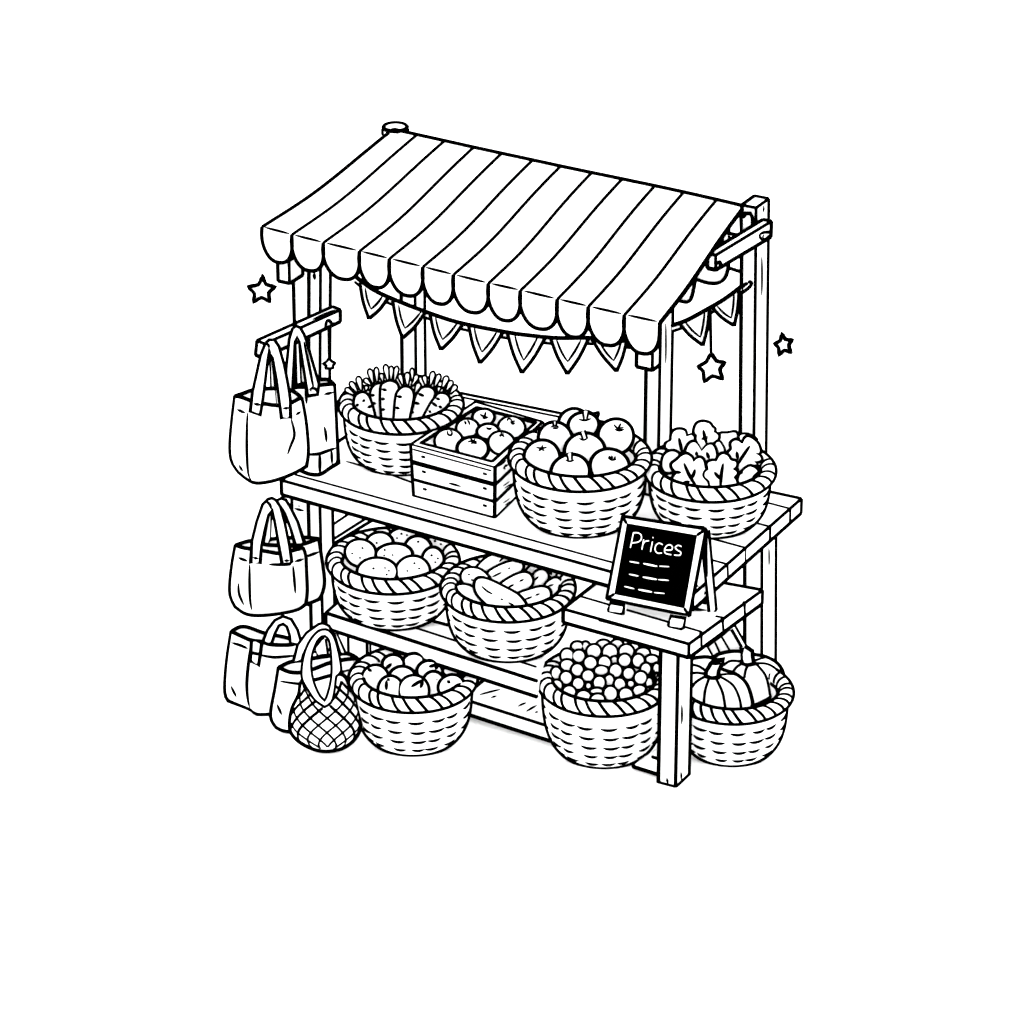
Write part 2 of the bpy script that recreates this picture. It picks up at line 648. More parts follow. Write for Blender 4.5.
# bottom fl fr br bl / top : fl = far (-X) side of near end
g.hexa([A[0] + w, A[0], A[1], A[1] + w, A[3] + w, A[3], A[2], A[2] + w], thin=THIN)
f_ = T(680, 190, 100)
g.ink(f_([(915, 430), (860, 430), (820, 445), (808, 470), (825, 495), (870, 500), (905, 470)]), MED, taper=False, step=1.5)
g.ink(f_([(848, 450), (845, 490)]), THIN)
g.ink(f_([(385, 755), (400, 735), (418, 755), (405, 775)]), MED, taper=False, step=1)
g.ink(f_([(555, 610), (632, 565)]), THIN)
g.build('side_arm', stall)
g = G()
pa = np.array((0, 1.29, 0)), np.array((0, 1.0, 0))
g.slab(f_([(625, 275), (660, 240), (720, 240), (740, 280), (745, 400), (630, 450)]), *pa, .05, MED)
g.ink(f_([(632, 285), (632, 440)]), THIN, taper=False)
g.ink(f_([(632, 290), (680, 262)]), FINE)
g.build('rafter_stub', stall)
g = G()
p_ = at(727, 233, Y=1.25)
g.tube([p_, at(739, 235.5, Y=1.25)], MED, m='white_wood')
g.tube([p_ - F_ * .008, at(739, 235.5, Y=1.25) - F_ * .008], MED)
g.build('tie_bar', stall)

# hook rail that carries the two upper bags
f_ = T(220, 260, 130)
nrail = np.array((1, -.29, 0)) / math.hypot(1, .29)
p0r = at(331, 316, Y=.56)
A = [on(x, y, p0r, nrail) for x, y in ((263, 358), (340, 321.6), (340, 310), (264.5, 343.8))]
w = -nrail * .055 + np.array((0, 0, .0))
g = G()
g.hexa([A[0] + w, A[0], A[1], A[1] + w, A[3] + w, A[3], A[2], A[2] + w], thin=THIN)
g.ink(f_([(730, 470), (800, 440), (905, 395)]), THIN)
g.ink(f_([(830, 530), (835, 490), (855, 475), (875, 495), (870, 520), (855, 545)]), MED, taper=False, step=1)
g.ink(f_([(872, 505), (905, 495)]), THIN)
g.build('hook_rail', stall)

# ================================================================== BUNTING
def bunting(label, string, flags, Y, extra=None):
    p0, n = np.array((0, Y, 0)), np.array((0, 1.0, 0))
    q = smooth(string, n=4)
    mid = at(*string[len(string) // 2], Y=Y)
    b = thing('bunting', label, 'bunting', mid)
    g = G('white_canvas')
    low = [(x, y + 6.0) for x, y in q]
    g.slab([tuple(v) for v in q] + [tuple(v) for v in low[::-1]], p0, n, .006, None)
    g.tube([on(x, y, p0 - np.array((0, .03, 0)), n) for x, y in q], BOLD)
    g.tube([on(x, y, p0, n) for x, y in low], THIN)
    if extra:
        for e in extra:
            g.tube([on(x, y, p0 - np.array((0, .02, 0)), n) for x, y in smooth(e, n=4)], MED)
    g.build('string', b)
    for tri, inner in flags:
        (ax, ay), (bx, by), (cx_, cy_) = tri
        bul = 2.0
        pts = [(ax, ay), ((ax + bx) / 2 - bul * .8, (ay + by) / 2 + bul * .4), (bx - .8, by - .4), (bx + .8, by - .4), ((bx + cx_) / 2 + bul * .6, (by + cy_) / 2 + bul * .6), (cx_, cy_)]
        pts = [tuple(v) for v in smooth(pts[:3], n=4)] + [tuple(v) for v in smooth(pts[3:], n=4)]
        g = G('white_canvas')
        a_ = g.slab(pts, p0 - np.array((0, .012, 0)), n, .008, None)
        g.tube(a_, BOLD - .0008)
        (ax, ay), (bx, by), (cx_, cy_) = inner
        g.ink([(ax, ay), ((ax + bx) / 2 - .8, (ay + by) / 2 + .5), (bx, by)], FINE)
        g.ink([(bx, by), ((bx + cx_) / 2 + .5, (by + cy_) / 2 + .6), (cx_, cy_)], FINE)
        g.build('flag', b)
    return b
fa, fb, fc = T(350, 260, 160), T(500, 280, 160), T(640, 260, 160)
flags = [(fa(t), fa(i)) for t, i in (
    ([(65, 150), (125, 372), (245, 240)], [(98, 180), (135, 315), (208, 232)]),
    ([(275, 262), (340, 495), (478, 340)], [(312, 290), (352, 438), (452, 335)]),
    ([(515, 352), (585, 570), (722, 408)], [(548, 365), (593, 510), (687, 403)]),
    ([(760, 415), (835, 655), (978, 462)], [(795, 430), (845, 590), (940, 460)]))]
flags += [(fb(t), fb(i)) for t, i in (
    ([(50, 343), (143, 590), (290, 368)], [(95, 350), (152, 515), (242, 365)]),
    ([(325, 372), (433, 597), (565, 380)], [(362, 380), (433, 523), (518, 385)]),
    ([(590, 378), (745, 580), (812, 385)], [(640, 400), (728, 517), (780, 385)]))]
bunting('long bunting of seven triangular flags sagging under the front edge of the awning',
        [(355, 276), (373.4, 289.7), (397, 300.6), (425, 311.4), (459, 322.5), (506, 332), (531, 335.5), (559, 338), (597, 338), (640, 343)], flags, .80)
flags = [(fc(t), fc(i)) for t, i in (
    ([(255, 405), (400, 542), (445, 322)], [(290, 395), (387, 495), (415, 335)]),
    ([(465, 303), (600, 417), (635, 190)], [(495, 295), (585, 372), (603, 215)]))]
bunting('short bunting of two triangular flags hooked to the tall rear right post',
        [(672, 325.5), (687, 320), (705.6, 310), (724.4, 299), (741, 286.5)], flags, 1.15,
        extra=[[(739, 293), (744, 291.5), (750, 286.5), (751.3, 283), (749, 281.5)], [(741, 288), (745, 284.5), (747, 283.5)]])

# ================================================================== STARS
def star(pts, depth, label, r=BOLD - .0004, line=None, solid=.016, small=False):
    c = np.mean(pts, 0)
    p0 = at(c[0], c[1], Y=depth)
    g = G('white_canvas')
    n = np.array((0, 1.0, 0))
    g.slab([tuple(v) for v in smooth(pts, True, 3)], p0, n, solid, r)
    if line:
        st = thing('star_ornament', label, 'star ornament', at(*line[0], Y=depth))
        g.build('star', st)
        h = G('white_canvas')
        h.names = ['ink']; h.base = 'ink'
        h.tube([at(x, y, Y=depth) for x, y in line], THIN)
        h.build('cord', st)
    else:
        g.build('star_ornament', None, label, 'star ornament', 'loose stars around the stall')
fh = T(220, 260, 130)
star(fh([(335, 128), (362, 190), (430, 213), (385, 258), (388, 322), (328, 295), (267, 328), (273, 262), (228, 212), (305, 192)]), .2,
     'larger five-pointed star floating left of the awning, above the hook rail')
star(fc([(908, 475), (933, 508), (972, 512), (953, 545), (962, 588), (925, 578), (893, 605), (887, 560), (865, 535), (898, 515)]), 1.2,
     'smaller five-pointed star floating right of the tall rear post')
star(fc([(455, 600), (490, 645), (540, 658), (512, 700), (525, 757), (465, 742), (415, 775), (405, 710), (375, 682), (425, 650)]), 1.13,
     'white star hanging on a cord from the short bunting', line=[(710.3, 311), (711, 352)])
star(fh([(860, 778), (880, 797), (905, 812), (890, 832), (888, 852), (835, 852), (838, 830), (817, 818), (842, 797)]), .55,
     'tiny star hanging on a cord from the end of the hook rail', r=.0085, line=[(328.9, 328), (329.3, 358)])

# ================================================================== BASKETS
def basket(label, cx, a, rb, b, z0, N=27, rows=4, m=.040):
    bf = [(0, 1.05), (.2, 1.045), (.4, 1.03), (.58, 1.0), (.72, .955), (.84, .885), (.93, .80), (.985, .71), (1.0, .65)]
    bf = [tuple(q) for q in smooth(bf, n=4)]
    s = 200.0
    Hh = .3
    for _ in range(12):
        Mj = a / s - m
        cy = rb - (Mj * math.sin(PH + math.atan((rb - 512) / F)) + m * .98) * s
        c = at(cx, cy, Z=z0 + Hh)
        s = F / ((c - CAM) @ F_)
        low = max(proj(c + np.array((0, 0, -Hh * t)) - H_ * (Mj * rf))[1] for t, rf in bf)
        Hh += (b - low) / (s * math.cos(PH))
    c = at(cx, cy, Z=z0 + Hh)
    o = thing('wicker_basket', label, 'basket', (c[0], c[1], z0), 'wicker baskets of produce')
    nu = 72
    cs = [np.array((math.cos(2 * math.pi * i / nu), math.sin(2 * math.pi * i / nu), 0)) for i in range(nu)]
    P_ = [[c + q * (Mj * rf - .007) - UP * (Hh * t) for q in cs] for t, rf in bf]
    N_ = []
    for j in range(len(bf)):
        t0, t1 = bf[max(j - 1, 0)], bf[min(j + 1, len(bf) - 1)]
        dr, dz = (t1[1] - t0[1]) * Mj, -(t1[0] - t0[0]) * Hh
        nr, nz = -dz, dr
        N_.append([q * nr + UP * nz for q in cs])
    g = G('white_wicker')
    g.grid(P_, True)
    g.add([P_[-1][i] for i in range(nu)], [tuple(range(nu))[::-1]])
    inner = [[c + q * (Mj * .93) - UP * (Hh * t) for q in cs] for t in (.05, .5)]
    g.grid([inner[1], inner[0]], True)
    g.add(inner[1], [tuple(range(nu))])
    g.contour(P_, N_)
    # woven dashes round the body
    ncol = 17
    for r_ in range(rows):
        t = .30 + (.52 if rows == 4 else .58) * r_ / (rows - 1)
        rf = np.interp(t, [q[0] for q in bf], [q[1] for q in bf])
        for k in range(ncol):
            a0 = 2 * math.pi * (k + .13 * math.sin(k * 2.3 + r_ * .7)) / ncol + TH - math.pi / 2 + .07
            w_ = .37 * 2 * math.pi / ncol * (1 + .12 * math.sin(k * 5.1 + r_ * 3.3))
            pts = []
            for e in range(6):
                x = -1 + 2 * e / 5
                an = a0 + w_ * x
                tt = t + .018 * (x * x - .5) * -1
                pts.append(c + np.array((math.cos(an), math.sin(an), 0)) * (Mj * rf - .0065) - UP * (Hh * tt))
            g.tube(pts, .0092, taper=True)
    g.build('basket_body', o)
    # twisted rim
    m = m - .005
    g = G('white_wicker')
    nv = 20
    P_, N_ = [], []
    for j in range(nv + 1):
        f2 = 2 * math.pi * j / nv
        P_.append([c + q * (Mj + m * math.cos(f2)) + UP * (m * .92 * math.sin(f2)) for q in cs])
        N_.append([q * math.cos(f2) + UP * math.sin(f2) for q in cs])
    g.grid(P_[:-1] + [P_[0]], True)
    g.contour(P_, N_)
    for k in range(N):
        th = 2 * math.pi * (k + .12 * math.sin(k * 3.7)) / N
        pts = []
        for e in range(11):
            x = e / 10
            f2 = math.radians(175 - 235 * x)
            an = th + .30 * (x - .5)
            q = np.array((math.cos(an), math.sin(an), 0))
            pts.append(c + q * (Mj + m * 1.01 * math.cos(f2)) + UP * (m * .93 * math.sin(f2)))
        g.tube(pts, THIN, sides=5)
    g.build('rim', o)
    return c, Mj, m

def circ(cx, cy, rx, ry, f, rot=0, n=14, sq=0.0, seed=0):
    out = []
    for i in range(n):
        a = 2 * math.pi * i / n
        k = 1 + sq * math.cos(2 * a + seed) + .012 * math.sin(3 * a + seed * 1.7)
        x, y = rx * math.cos(a) * k, ry * math.sin(a) * k
        c_, s_ = math.cos(rot), math.sin(rot)
        out.append((cx + x * c_ - y * s_, cy + x * s_ + y * c_))
    return f(out)

def fruit(name, label, cat, group, outline, Z, marks=(), depth=None, r=BOLD, stem=None, fit=None, dots=(), push=0.0, flat=1.0, curve=True):
    pts = outline
    c = np.mean(pts, 0)
    anc = at(c[0], c[1], Z=Z) - F_ * push
    if fit is not None:         # heap the fruit so that it lies inside the rim
        n_ = UP - fit[2] * H_
        anc = on(c[0], c[1], np.array((fit[0][0], fit[0][1], Z)), n_) - F_ * push
    s = F / ((anc - CAM) @ F_)
    xs = [p[0] for p in pts]; ys = [p[1] for p in pts]
    half = min(max(xs) - min(xs), max(ys) - min(ys)) / 2 / s
    g = G('white_skin')
    g.blob(pts, anc, (depth or half) * flat, r, curve=curve)
    for m_ in marks:
        g.ink(m_[0], m_[1], taper=m_[2] if len(m_) > 2 else True, step=1.2)
    for d_ in dots:
        g.dot(*d_)
    ob = g.build(name, None, label, cat, group)
    if stem:
        h = G('white_skin')
        cc = np.mean(stem, 0)
        hp = g.hit(*cc)
        hp = anc if hp is None else hp
        stem = [(cc[0] + (x - cc[0]) * 1.35, cc[1] + (y - cc[1]) * 1.2) for x, y in stem]
        h.slab(stem, hp - F_ * .012, F_, .02, .0052)
        h.build('stem', ob)
    return ob

# ------------------------------------------------ carrots
c, Mj, m = basket('wicker basket of upright carrots behind the wooden crate, leftmost on the counter', 401, 62.5, 434.7, 475.2, ZC, rows=5)
fk = T(330, 355, 140)
zc = c[2] + .02
anc0 = on(401, 408, c, F_)
def petal(bx, by, tx, ty, w):
    d = np.array((tx - bx, ty - by), float); L = np.linalg.norm(d); d /= L
    n = np.array((-d[1], d[0]))
    sh = [(0, .25), (.35, .62), (.7, .95), (.9, .75), (1.0, 0), (.9, -.75), (.7, -.95), (.35, -.62), (0, -.25)]
    return fk([(bx + d[0] * L * u + n[0] * w * v, by + d[1] * L * u + n[1] * w * v) for u, v in sh])
CAR = [
 ('leftmost short carrot leaning out, in the basket beside the crate', -.03,
  [(175, 340), (190, 295), (235, 272), (275, 290), (302, 345), (328, 440), (342, 520), (270, 485), (215, 430), (180, 385)],
  [(230, 265, 205, 157, 21), (200, 272, 148, 197, 20), (180, 292, 112, 245, 18), (300, 220, 250, 175, 18), (262, 262, 268, 225, 15)],
  [[(238, 340), (256, 327)], [(275, 384), (318, 368)], [(190, 372), (210, 360)], [(322, 355), (342, 355)]]),
 ('second carrot from the left, half hidden behind the tall one', .05,
  [(295, 290), (310, 235), (350, 208), (390, 212), (400, 300), (400, 400), (410, 520), (350, 520), (330, 440), (310, 360)],
  [(315, 210, 288, 102, 20), (345, 205, 338, 90, 18), (388, 198, 372, 135, 17)],
  [[(300, 294), (325, 294)], [(310, 350), (335, 356)]]),
 ('tallest carrot, third from the left, standing upright', .02,
  [(372, 230), (400, 200), (440, 188), (485, 205), (502, 240), (500, 320), (495, 420), (495, 530), (385, 530), (375, 440), (368, 340)],
  [(425, 195, 405, 70, 20), (446, 190, 448, 82, 18), (470, 195, 490, 82, 18)],
  [[(380, 250), (415, 258)], [(372, 322), (402, 322)], [(375, 400), (402, 398)]]),
 ('fourth carrot from the left with three pale ticks on its left edge', -.01,
  [(488, 280), (515, 245), (550, 230), (592, 245), (612, 290), (602, 360), (587, 430), (562, 530), (468, 530), (470, 430), (476, 340)],
  [(535, 225, 508, 140, 17), (566, 225, 565, 128, 20), (602, 190, 600, 97, 15), (600, 225, 640, 145, 18)],
  [[(490, 302), (527, 308)], [(478, 385), (508, 390)]]),
 ('fifth carrot from the left, leaning right, in the basket beside the crate', .02,
  [(638, 280), (665, 245), (705, 232), (750, 245), (768, 280), (748, 340), (718, 400), (690, 470), (665, 530), (562, 530), (585, 450), (608, 380), (620, 320)],
  [(620, 280, 655, 205, 20), (703, 222, 688, 150, 18), (733, 225, 755, 120, 20), (765, 235, 802, 140, 19)],
  [[(645, 283), (688, 300)], [(618, 348), (655, 358)], [(600, 418), (612, 422)]]),
 ('rightmost carrot lying lowest against the basket rim', -.03,
  [(765, 315), (790, 285), (822, 278), (857, 290), (877, 325), (865, 370), (820, 415), (760, 455), (690, 505), (668, 485), (705, 410), (738, 350)],
  [(822, 240, 858, 155, 21), (850, 262, 893, 188, 19), (880, 280, 925, 222, 19), (790, 272, 800, 232, 14)],
  [[(766, 313), (803, 326)], [(745, 347), (783, 376)], [(795, 374), (818, 386)], [(722, 408), (740, 420)]]),
]
for lab, off, out, leaves, ticks in CAR:
    px = fk(out)
    cc = np.mean(px, 0)
    anc = on(cc[0], cc[1], anc0 + F_ * off, F_)
    o = thing('carrot', lab, 'carrot', anc, 'carrots in the basket')
    for li, lf in enumerate(leaves):
        h = G('white_skin')
        h.blob(petal(*lf), anc0 + F_ * (off + .05 + .006 * li), .004, .0066, cn=2)
        h.build('leaf', o)
    g = G('white_skin')
    g.blob(px, anc, .012, BOLD - .0025)
    for t in ticks:
        g.ink(fk(t), THIN, step=1.5)
    g.build('root', o)

# ------------------------------------------------ crate with tomatoes
f_ = T(410, 395, 140)
ZT = 1.285
top = [at(*q, Z=ZT) for q in f_([(8, 362), (622, 530), (968, 198), (478, 52)])]
inn = [at(*q, Z=ZT) for q in f_([(78, 354), (600, 490), (922, 202), (487, 92)])]
bot = [at(*q, Z=ZC) for q in f_([(30, 738), (618, 898)])]
bot += [bot[1] + (top[2] - top[1]) * np.array((1, 1, 0)), bot[0] + (top[3] - top[0]) * np.array((1, 1, 0))]
crate = thing('wooden_crate', 'slatted wooden crate of tomatoes on the counter between carrots and apples', 'crate', sum(bot) / 4)
g = G()
flr = [q - UP * .14 for q in inn]
vs = top + inn + bot + flr
fs = []
for i in range(4):
    j = (i + 1) % 4
    fs += [(i, j, 4 + j, 4 + i), (8 + i, 8 + j, j, i), (4 + i, 4 + j, 12 + j, 12 + i)]
fs += [(8, 11, 10, 9), (12, 13, 14, 15)]
g.add(vs, fs)
for i in range(4):
    j = (i + 1) % 4
    g.tube([top[i], top[j]], .0062 if i == 0 else THIN); g.tube([inn[i], inn[j]], MED)
    g.tube([bot[i], bot[j]], BOLD); g.tube([top[i], bot[i]], BOLD - (.0015 if i == 1 else 0))
    g.tube([inn[i], flr[i]], THIN)
g.build('crate_frame', crate)
fr = lambda u, v: (top[0] * (1 - u) + top[1] * u) * (1 - v) + (bot[0] * (1 - u) + bot[1] * u) * v
sd = lambda u, v: (top[1] * (1 - u) + top[2] * u) * (1 - v) + (bot[1] * (1 - u) + bot[2] * u) * v
outv = {0: np.cross(top[1] - top[0], UP), 1: np.cross(top[2] - top[1], UP)}
for side, fn in ((0, fr), (1, sd)):
    nn = outv[side]; nn = nn / np.linalg.norm(nn)
    if nn @ (CAM - top[1]) < 0: nn = -nn
    for k in range(3):
        v0, v1 = (0.0, .325, .665)[k] + .004, (.325, .665, 1.0)[k] - .004
        g = G()
        g.hexa([fn(0.0, v1), fn(1, v1), fn(1, v1) - nn * .01, fn(0, v1) - nn * .01, fn(0, v0), fn(1, v0), fn(1, v0) - nn * .01, fn(0, v0) - nn * .01], lines=False)
        g.v = [q + nn * .004 for q in g.v]; g._b = None
        wl = BOLD + .0022 if (side == 0 and k == 0) else MED
        if k < 2:
            g.tube([fn(0.0, v1 + .004) + nn * .004, fn(1, v1 + .004) + nn * .004], wl)
        if side == 0:
            for u in (.145, .885):
                p = fn(u, v0 + .13 if k else .17) + nn * .004
                t = (top[1] - top[0]); t = t / np.linalg.norm(t)
                g.tube([p - t * .008, p + t * .010], .0082)
            if k == 0:
                g.tube([fn(.03, .075) + nn * .004, fn(.96, .075) + nn * .004], .0058)
            if k == 1:
                g.ink(f_([(282, 643), (330, 655), (372, 668)]), FINE)
        elif k:
            for q in ([(680, 665), (728, 632)], [(692, 680), (738, 650)]):
                g.ink([(x, y + (0 if k == 1 else 17.2)) for x, y in f_(q)], .0042)
        else:
            g.ink(f_([(632, 525), (700, 480)]), FINE)
            g.ink(f_([(715, 512), (690, 520), (680, 535), (695, 540)]), THIN)
        g.build('slat', crate)
TOM = [
 ('tomato at the left front corner of the crate, with a hooked stem', (283, 335, 97, 82), [[(272, 262), (278, 288), (300, 295), (308, 272), (292, 262)]]),
 ('tomato behind the left front one in the crate, stem like two short ticks', (420, 243, 78, 66), [[(400, 190), (410, 215)], [(420, 185), (432, 200), (436, 218)]]),
 ('tomato at the far corner of the crate, with a three-leaf calyx', (537, 163, 77, 58), [[(512, 140), (535, 155), (572, 165)], [(552, 125), (548, 150), (535, 168), (560, 170)]]),
 ('small half hidden tomato in the middle of the crate', (572, 268, 80, 52), [[(558, 238), (580, 250), (598, 240)], [(562, 248), (592, 246)]]),
 ('big tomato at the right rear corner of the crate', (742, 238, 96, 76), [[(715, 190), (712, 178), (735, 175), (745, 195)], [(735, 195), (750, 212), (768, 205)], [(745, 200), (768, 188)]]),
 ('tomato at the right front corner of the crate, with a forked stem', (668, 350, 90, 80), [[(682, 245), (668, 275), (670, 300)], [(690, 265), (678, 290), (690, 308)], [(655, 290), (662, 305)]]),
 ('largest tomato at the front of the crate, with a dark star calyx', (460, 393, 113, 88), [[(420, 345), (450, 338), (492, 345)], [(440, 315), (462, 338), (475, 322)], [(445, 355), (465, 350), (488, 356)]]),
]
for i, (lab, (x, y, rx, ry), mk) in enumerate(TOM):
    fruit('tomato', lab, 'tomato', 'tomatoes in the crate', circ(x, y, rx, ry, f_, sq=.015, seed=i), ZT - .02,
          [(f_(q), .0066) for q in mk], flat=.6)

# ------------------------------------------------ apples
c, Mj, m = basket('large wicker basket of apples in the middle of the counter, right of the crate', 580, 71.5, 492, 537.5, ZC, N=28, rows=5)
f_ = T(480, 360, 200)
za = c[2] + .02
APP = [
 ('apple at the very back of the basket, mostly hidden behind another apple', (482, 325, 78, 76), [], None, .02),
 ('apple with an upright stem, topmost in the apple basket', (530, 335, 78, 66), [[(505, 303), (535, 310), (570, 300)]], [(530, 262), (552, 262), (546, 298), (534, 300)], .0),
 ('apple in the left rear of the basket, behind the leftmost apple', (385, 402, 87, 82), [[(360, 345), (385, 338), (405, 345)], [(372, 350), (400, 350)]], [(376, 315), (390, 315), (388, 338), (378, 338)], .0),
 ('large apple in the right rear of the basket, with a starry calyx', (696, 390, 88, 90), [[(685, 330), (705, 350), (735, 345)], [(722, 325), (708, 348)], [(690, 355), (712, 362), (738, 355)]], None, 0),
 ('apple in the centre of the apple basket, with a thick stem', (535, 465, 103, 90), [[(508, 402), (530, 410), (550, 402)]], [(518, 372), (535, 365), (545, 400), (530, 408)], 0),
 ('leftmost apple in the apple basket, with a three-pointed calyx', (318, 502, 92, 90), [[(288, 448), (315, 452), (342, 448)], [(320, 435), (318, 455), (330, 465)], [(300, 465), (318, 455)]], None, 0),
 ('apple at the right front of the basket, with a crown-shaped calyx', (663, 545, 98, 90), [[(655, 500), (675, 512), (698, 508)], [(675, 488), (676, 510)], [(660, 490), (668, 508)], [(692, 492), (688, 512)]], None, 0),
 ('front middle apple with a wedge-shaped stem, nearest the basket rim', (463, 572, 97, 88), [[(438, 512), (460, 520), (482, 512)]], [(448, 482), (468, 475), (468, 512), (455, 515)], 0),
]
for i, (lab, (x, y, rx, ry), mk, st, dz) in enumerate(APP):
    fruit('apple', lab, 'apple', 'apples in the large basket', circ(x, y, rx, ry, f_, sq=.02, seed=i * 2.0), za + dz,
          [(f_(q), .0066) for q in mk], stem=f_(st) if st else None, flat=.6, push=-.1 if i == 0 else 0, fit=(c, Mj, .4))
g = G('white_skin')   # leaf tip behind the back apple
g.blob(f_([(545, 262), (580, 275), (605, 270), (598, 292), (560, 290)]), at(592, 414, Z=za + .03), .006, MED)
g.build('apple_leaf', None, 'small pointed leaf beside the topmost apple', 'leaf')

# ------------------------------------------------ lettuce
c, Mj, m = basket('wicker basket of lettuce leaves at the right end of the counter', 710, 66, 502.5, 538, ZC, N=25)
f_ = T(640, 410, 140)
al = on(710, 470, c, F_)
LET = [
 ('narrow folded lettuce leaf at the far right back of the basket', .12, [(585, 172), (640, 168), (700, 160), (715, 200), (670, 232), (650, 290), (615, 310), (590, 260), (575, 215)], []),
 ('small rounded lettuce tip at the right back, behind the large veined leaf', .10, [(725, 185), (790, 180), (850, 215), (800, 240), (740, 230)], []),
 ('topmost lettuce leaf standing at the back, with a forked vein', .06, [(465, 82), (510, 95), (530, 122), (548, 138), (545, 160), (578, 185), (565, 225), (520, 248), (485, 252), (455, 300), (430, 262), (408, 220), (410, 185), (392, 160), (405, 110), (430, 88)],
  [[(463, 148), (475, 200), (485, 245)], [(452, 212), (475, 205), (492, 195)], [(478, 190), (488, 215)]]),
 ('lettuce leaf at the left back with one straight vein', .07, [(290, 138), (330, 150), (345, 192), (385, 180), (402, 212), (365, 250), (340, 310), (270, 310), (190, 285), (188, 245), (222, 225), (228, 180), (250, 148)], [[(285, 205), (295, 250), (308, 310)]]),
 ('small lettuce leaf at the far left, curled against the rim', .03, [(172, 335), (205, 305), (245, 298), (285, 318), (275, 345), (235, 378), (222, 410), (240, 450), (200, 460), (170, 445), (158, 400)], []),
 ('twin-lobed lettuce leaf in the centre, between front and back leaves', .02, [(385, 230), (412, 245), (440, 295), (455, 302), (490, 262), (530, 250), (555, 290), (560, 345), (520, 400), (430, 400), (380, 380), (330, 320), (350, 255)],
  [[(412, 305), (418, 335)], [(488, 310), (505, 355)]]),
 ('narrow inner lettuce leaf right of the centre', .05, [(550, 245), (575, 230), (600, 260), (615, 305), (570, 320), (555, 290)], []),
 ('large veined lettuce leaf leaning right', .01, [(790, 192), (830, 210), (868, 250), (882, 310), (850, 315), (888, 345), (880, 375), (820, 385), (860, 405), (800, 420), (740, 470), (715, 430), (705, 375), (660, 358), (640, 315), (665, 285), (662, 240), (700, 215), (745, 238), (765, 205)],
  [[(802, 265), (760, 325), (715, 400)], [(708, 305), (716, 360)]]),
 ('smooth lettuce leaf lying low at the right, inside the rim', -.02, [(720, 490), (760, 435), (810, 408), (862, 440), (850, 480), (800, 525), (720, 560)], [[(820, 500), (862, 455)], [(735, 470), (752, 450)]]),
 ('wide frilled lettuce leaf at the front left, with a long vein', -.03, [(340, 318), (378, 342), (393, 372), (430, 345), (465, 362), (480, 420), (488, 445), (468, 480), (500, 525), (520, 600), (420, 590), (330, 560), (260, 530), (235, 500), (262, 460), (238, 432), (228, 395), (272, 358), (300, 332)],
  [[(322, 390), (360, 475), (412, 560)], [(402, 435), (392, 470), (378, 500)], [(318, 530), (362, 525)], [(250, 450), (298, 458)]]),
 ('frilled lettuce leaf at the front right, with a forked vein', -.035, [(605, 316), (645, 330), (665, 362), (705, 375), (708, 410), (688, 430), (718, 460), (692, 495), (712, 530), (705, 590), (600, 600), (520, 590), (500, 525), (465, 490), (470, 450), (492, 435), (488, 385), (530, 368), (555, 370), (575, 335)],
  [[(608, 392), (595, 470), (588, 565)], [(545, 455), (570, 485), (590, 505)]]),
]
for lab, off, out, mk in LET:
    px = f_(out)
    g = G('white_skin')
    cc = np.mean(px, 0)
    g.blob(px, on(cc[0], cc[1], al + F_ * off, F_), .022, BOLD - .001, cn=3)
    for q in mk:
        g.ink(f_(q), MED, step=1.5)
    g.build('lettuce_leaf', None, lab, 'lettuce leaf', 'lettuce leaves in the basket')

# ------------------------------------------------ potatoes
c, Mj, m = basket('wicker basket of speckled potatoes at the left end of the middle shelf', 393, 66.5, 594.5, 629.8, ZM, N=28)
f_ = T(310, 500, 160)
POT = [
 ('potato at the far back of its basket, against the counter edge', (600, 245, 97, 66), [(585, 217), (620, 225), (557, 244)]),
 ('half hidden potato at the far right back of its basket', (812, 300, 72, 76), [(800, 263), (838, 283)]),
 ('potato at the left back with a single speck', (445, 285, 88, 74), [(427, 275)]),
 ('potato right of the centre, behind the small right one', (692, 305, 84, 70), [(692, 268)]),
 ('leftmost potato, large and round', (322, 338, 94, 84), [(336, 308), (270, 342), (320, 370)]),
 ('wide potato in the centre of its basket', (540, 348, 113, 68), [(478, 320), (475, 354), (528, 352)]),
 ('small rightmost potato resting against the rim', (786, 385, 68, 80), [(778, 354), (818, 374), (802, 398)]),
 ('long potato at the front left of its basket', (430, 462, 128, 88), [(406, 438), (480, 435), (505, 453), (491, 477)]),
 ('large potato at the front right of its basket', (660, 455, 107, 92), [(668, 405), (698, 438), (623, 454)]),
]
for i, (lab, (x, y, rx, ry), dt) in enumerate(POT):
    fruit('potato', lab, 'potato', 'potatoes in the basket', circ(x, y, rx, ry, f_, sq=.02, seed=i * 1.3), c[2] + .01,
          dots=[f_([q])[0] + ((.0066,) if j == 0 else (.0052,)) for j, q in enumerate(dt)], flat=.45, push=-.07 if i == 1 else 0, fit=(c, Mj, .4))

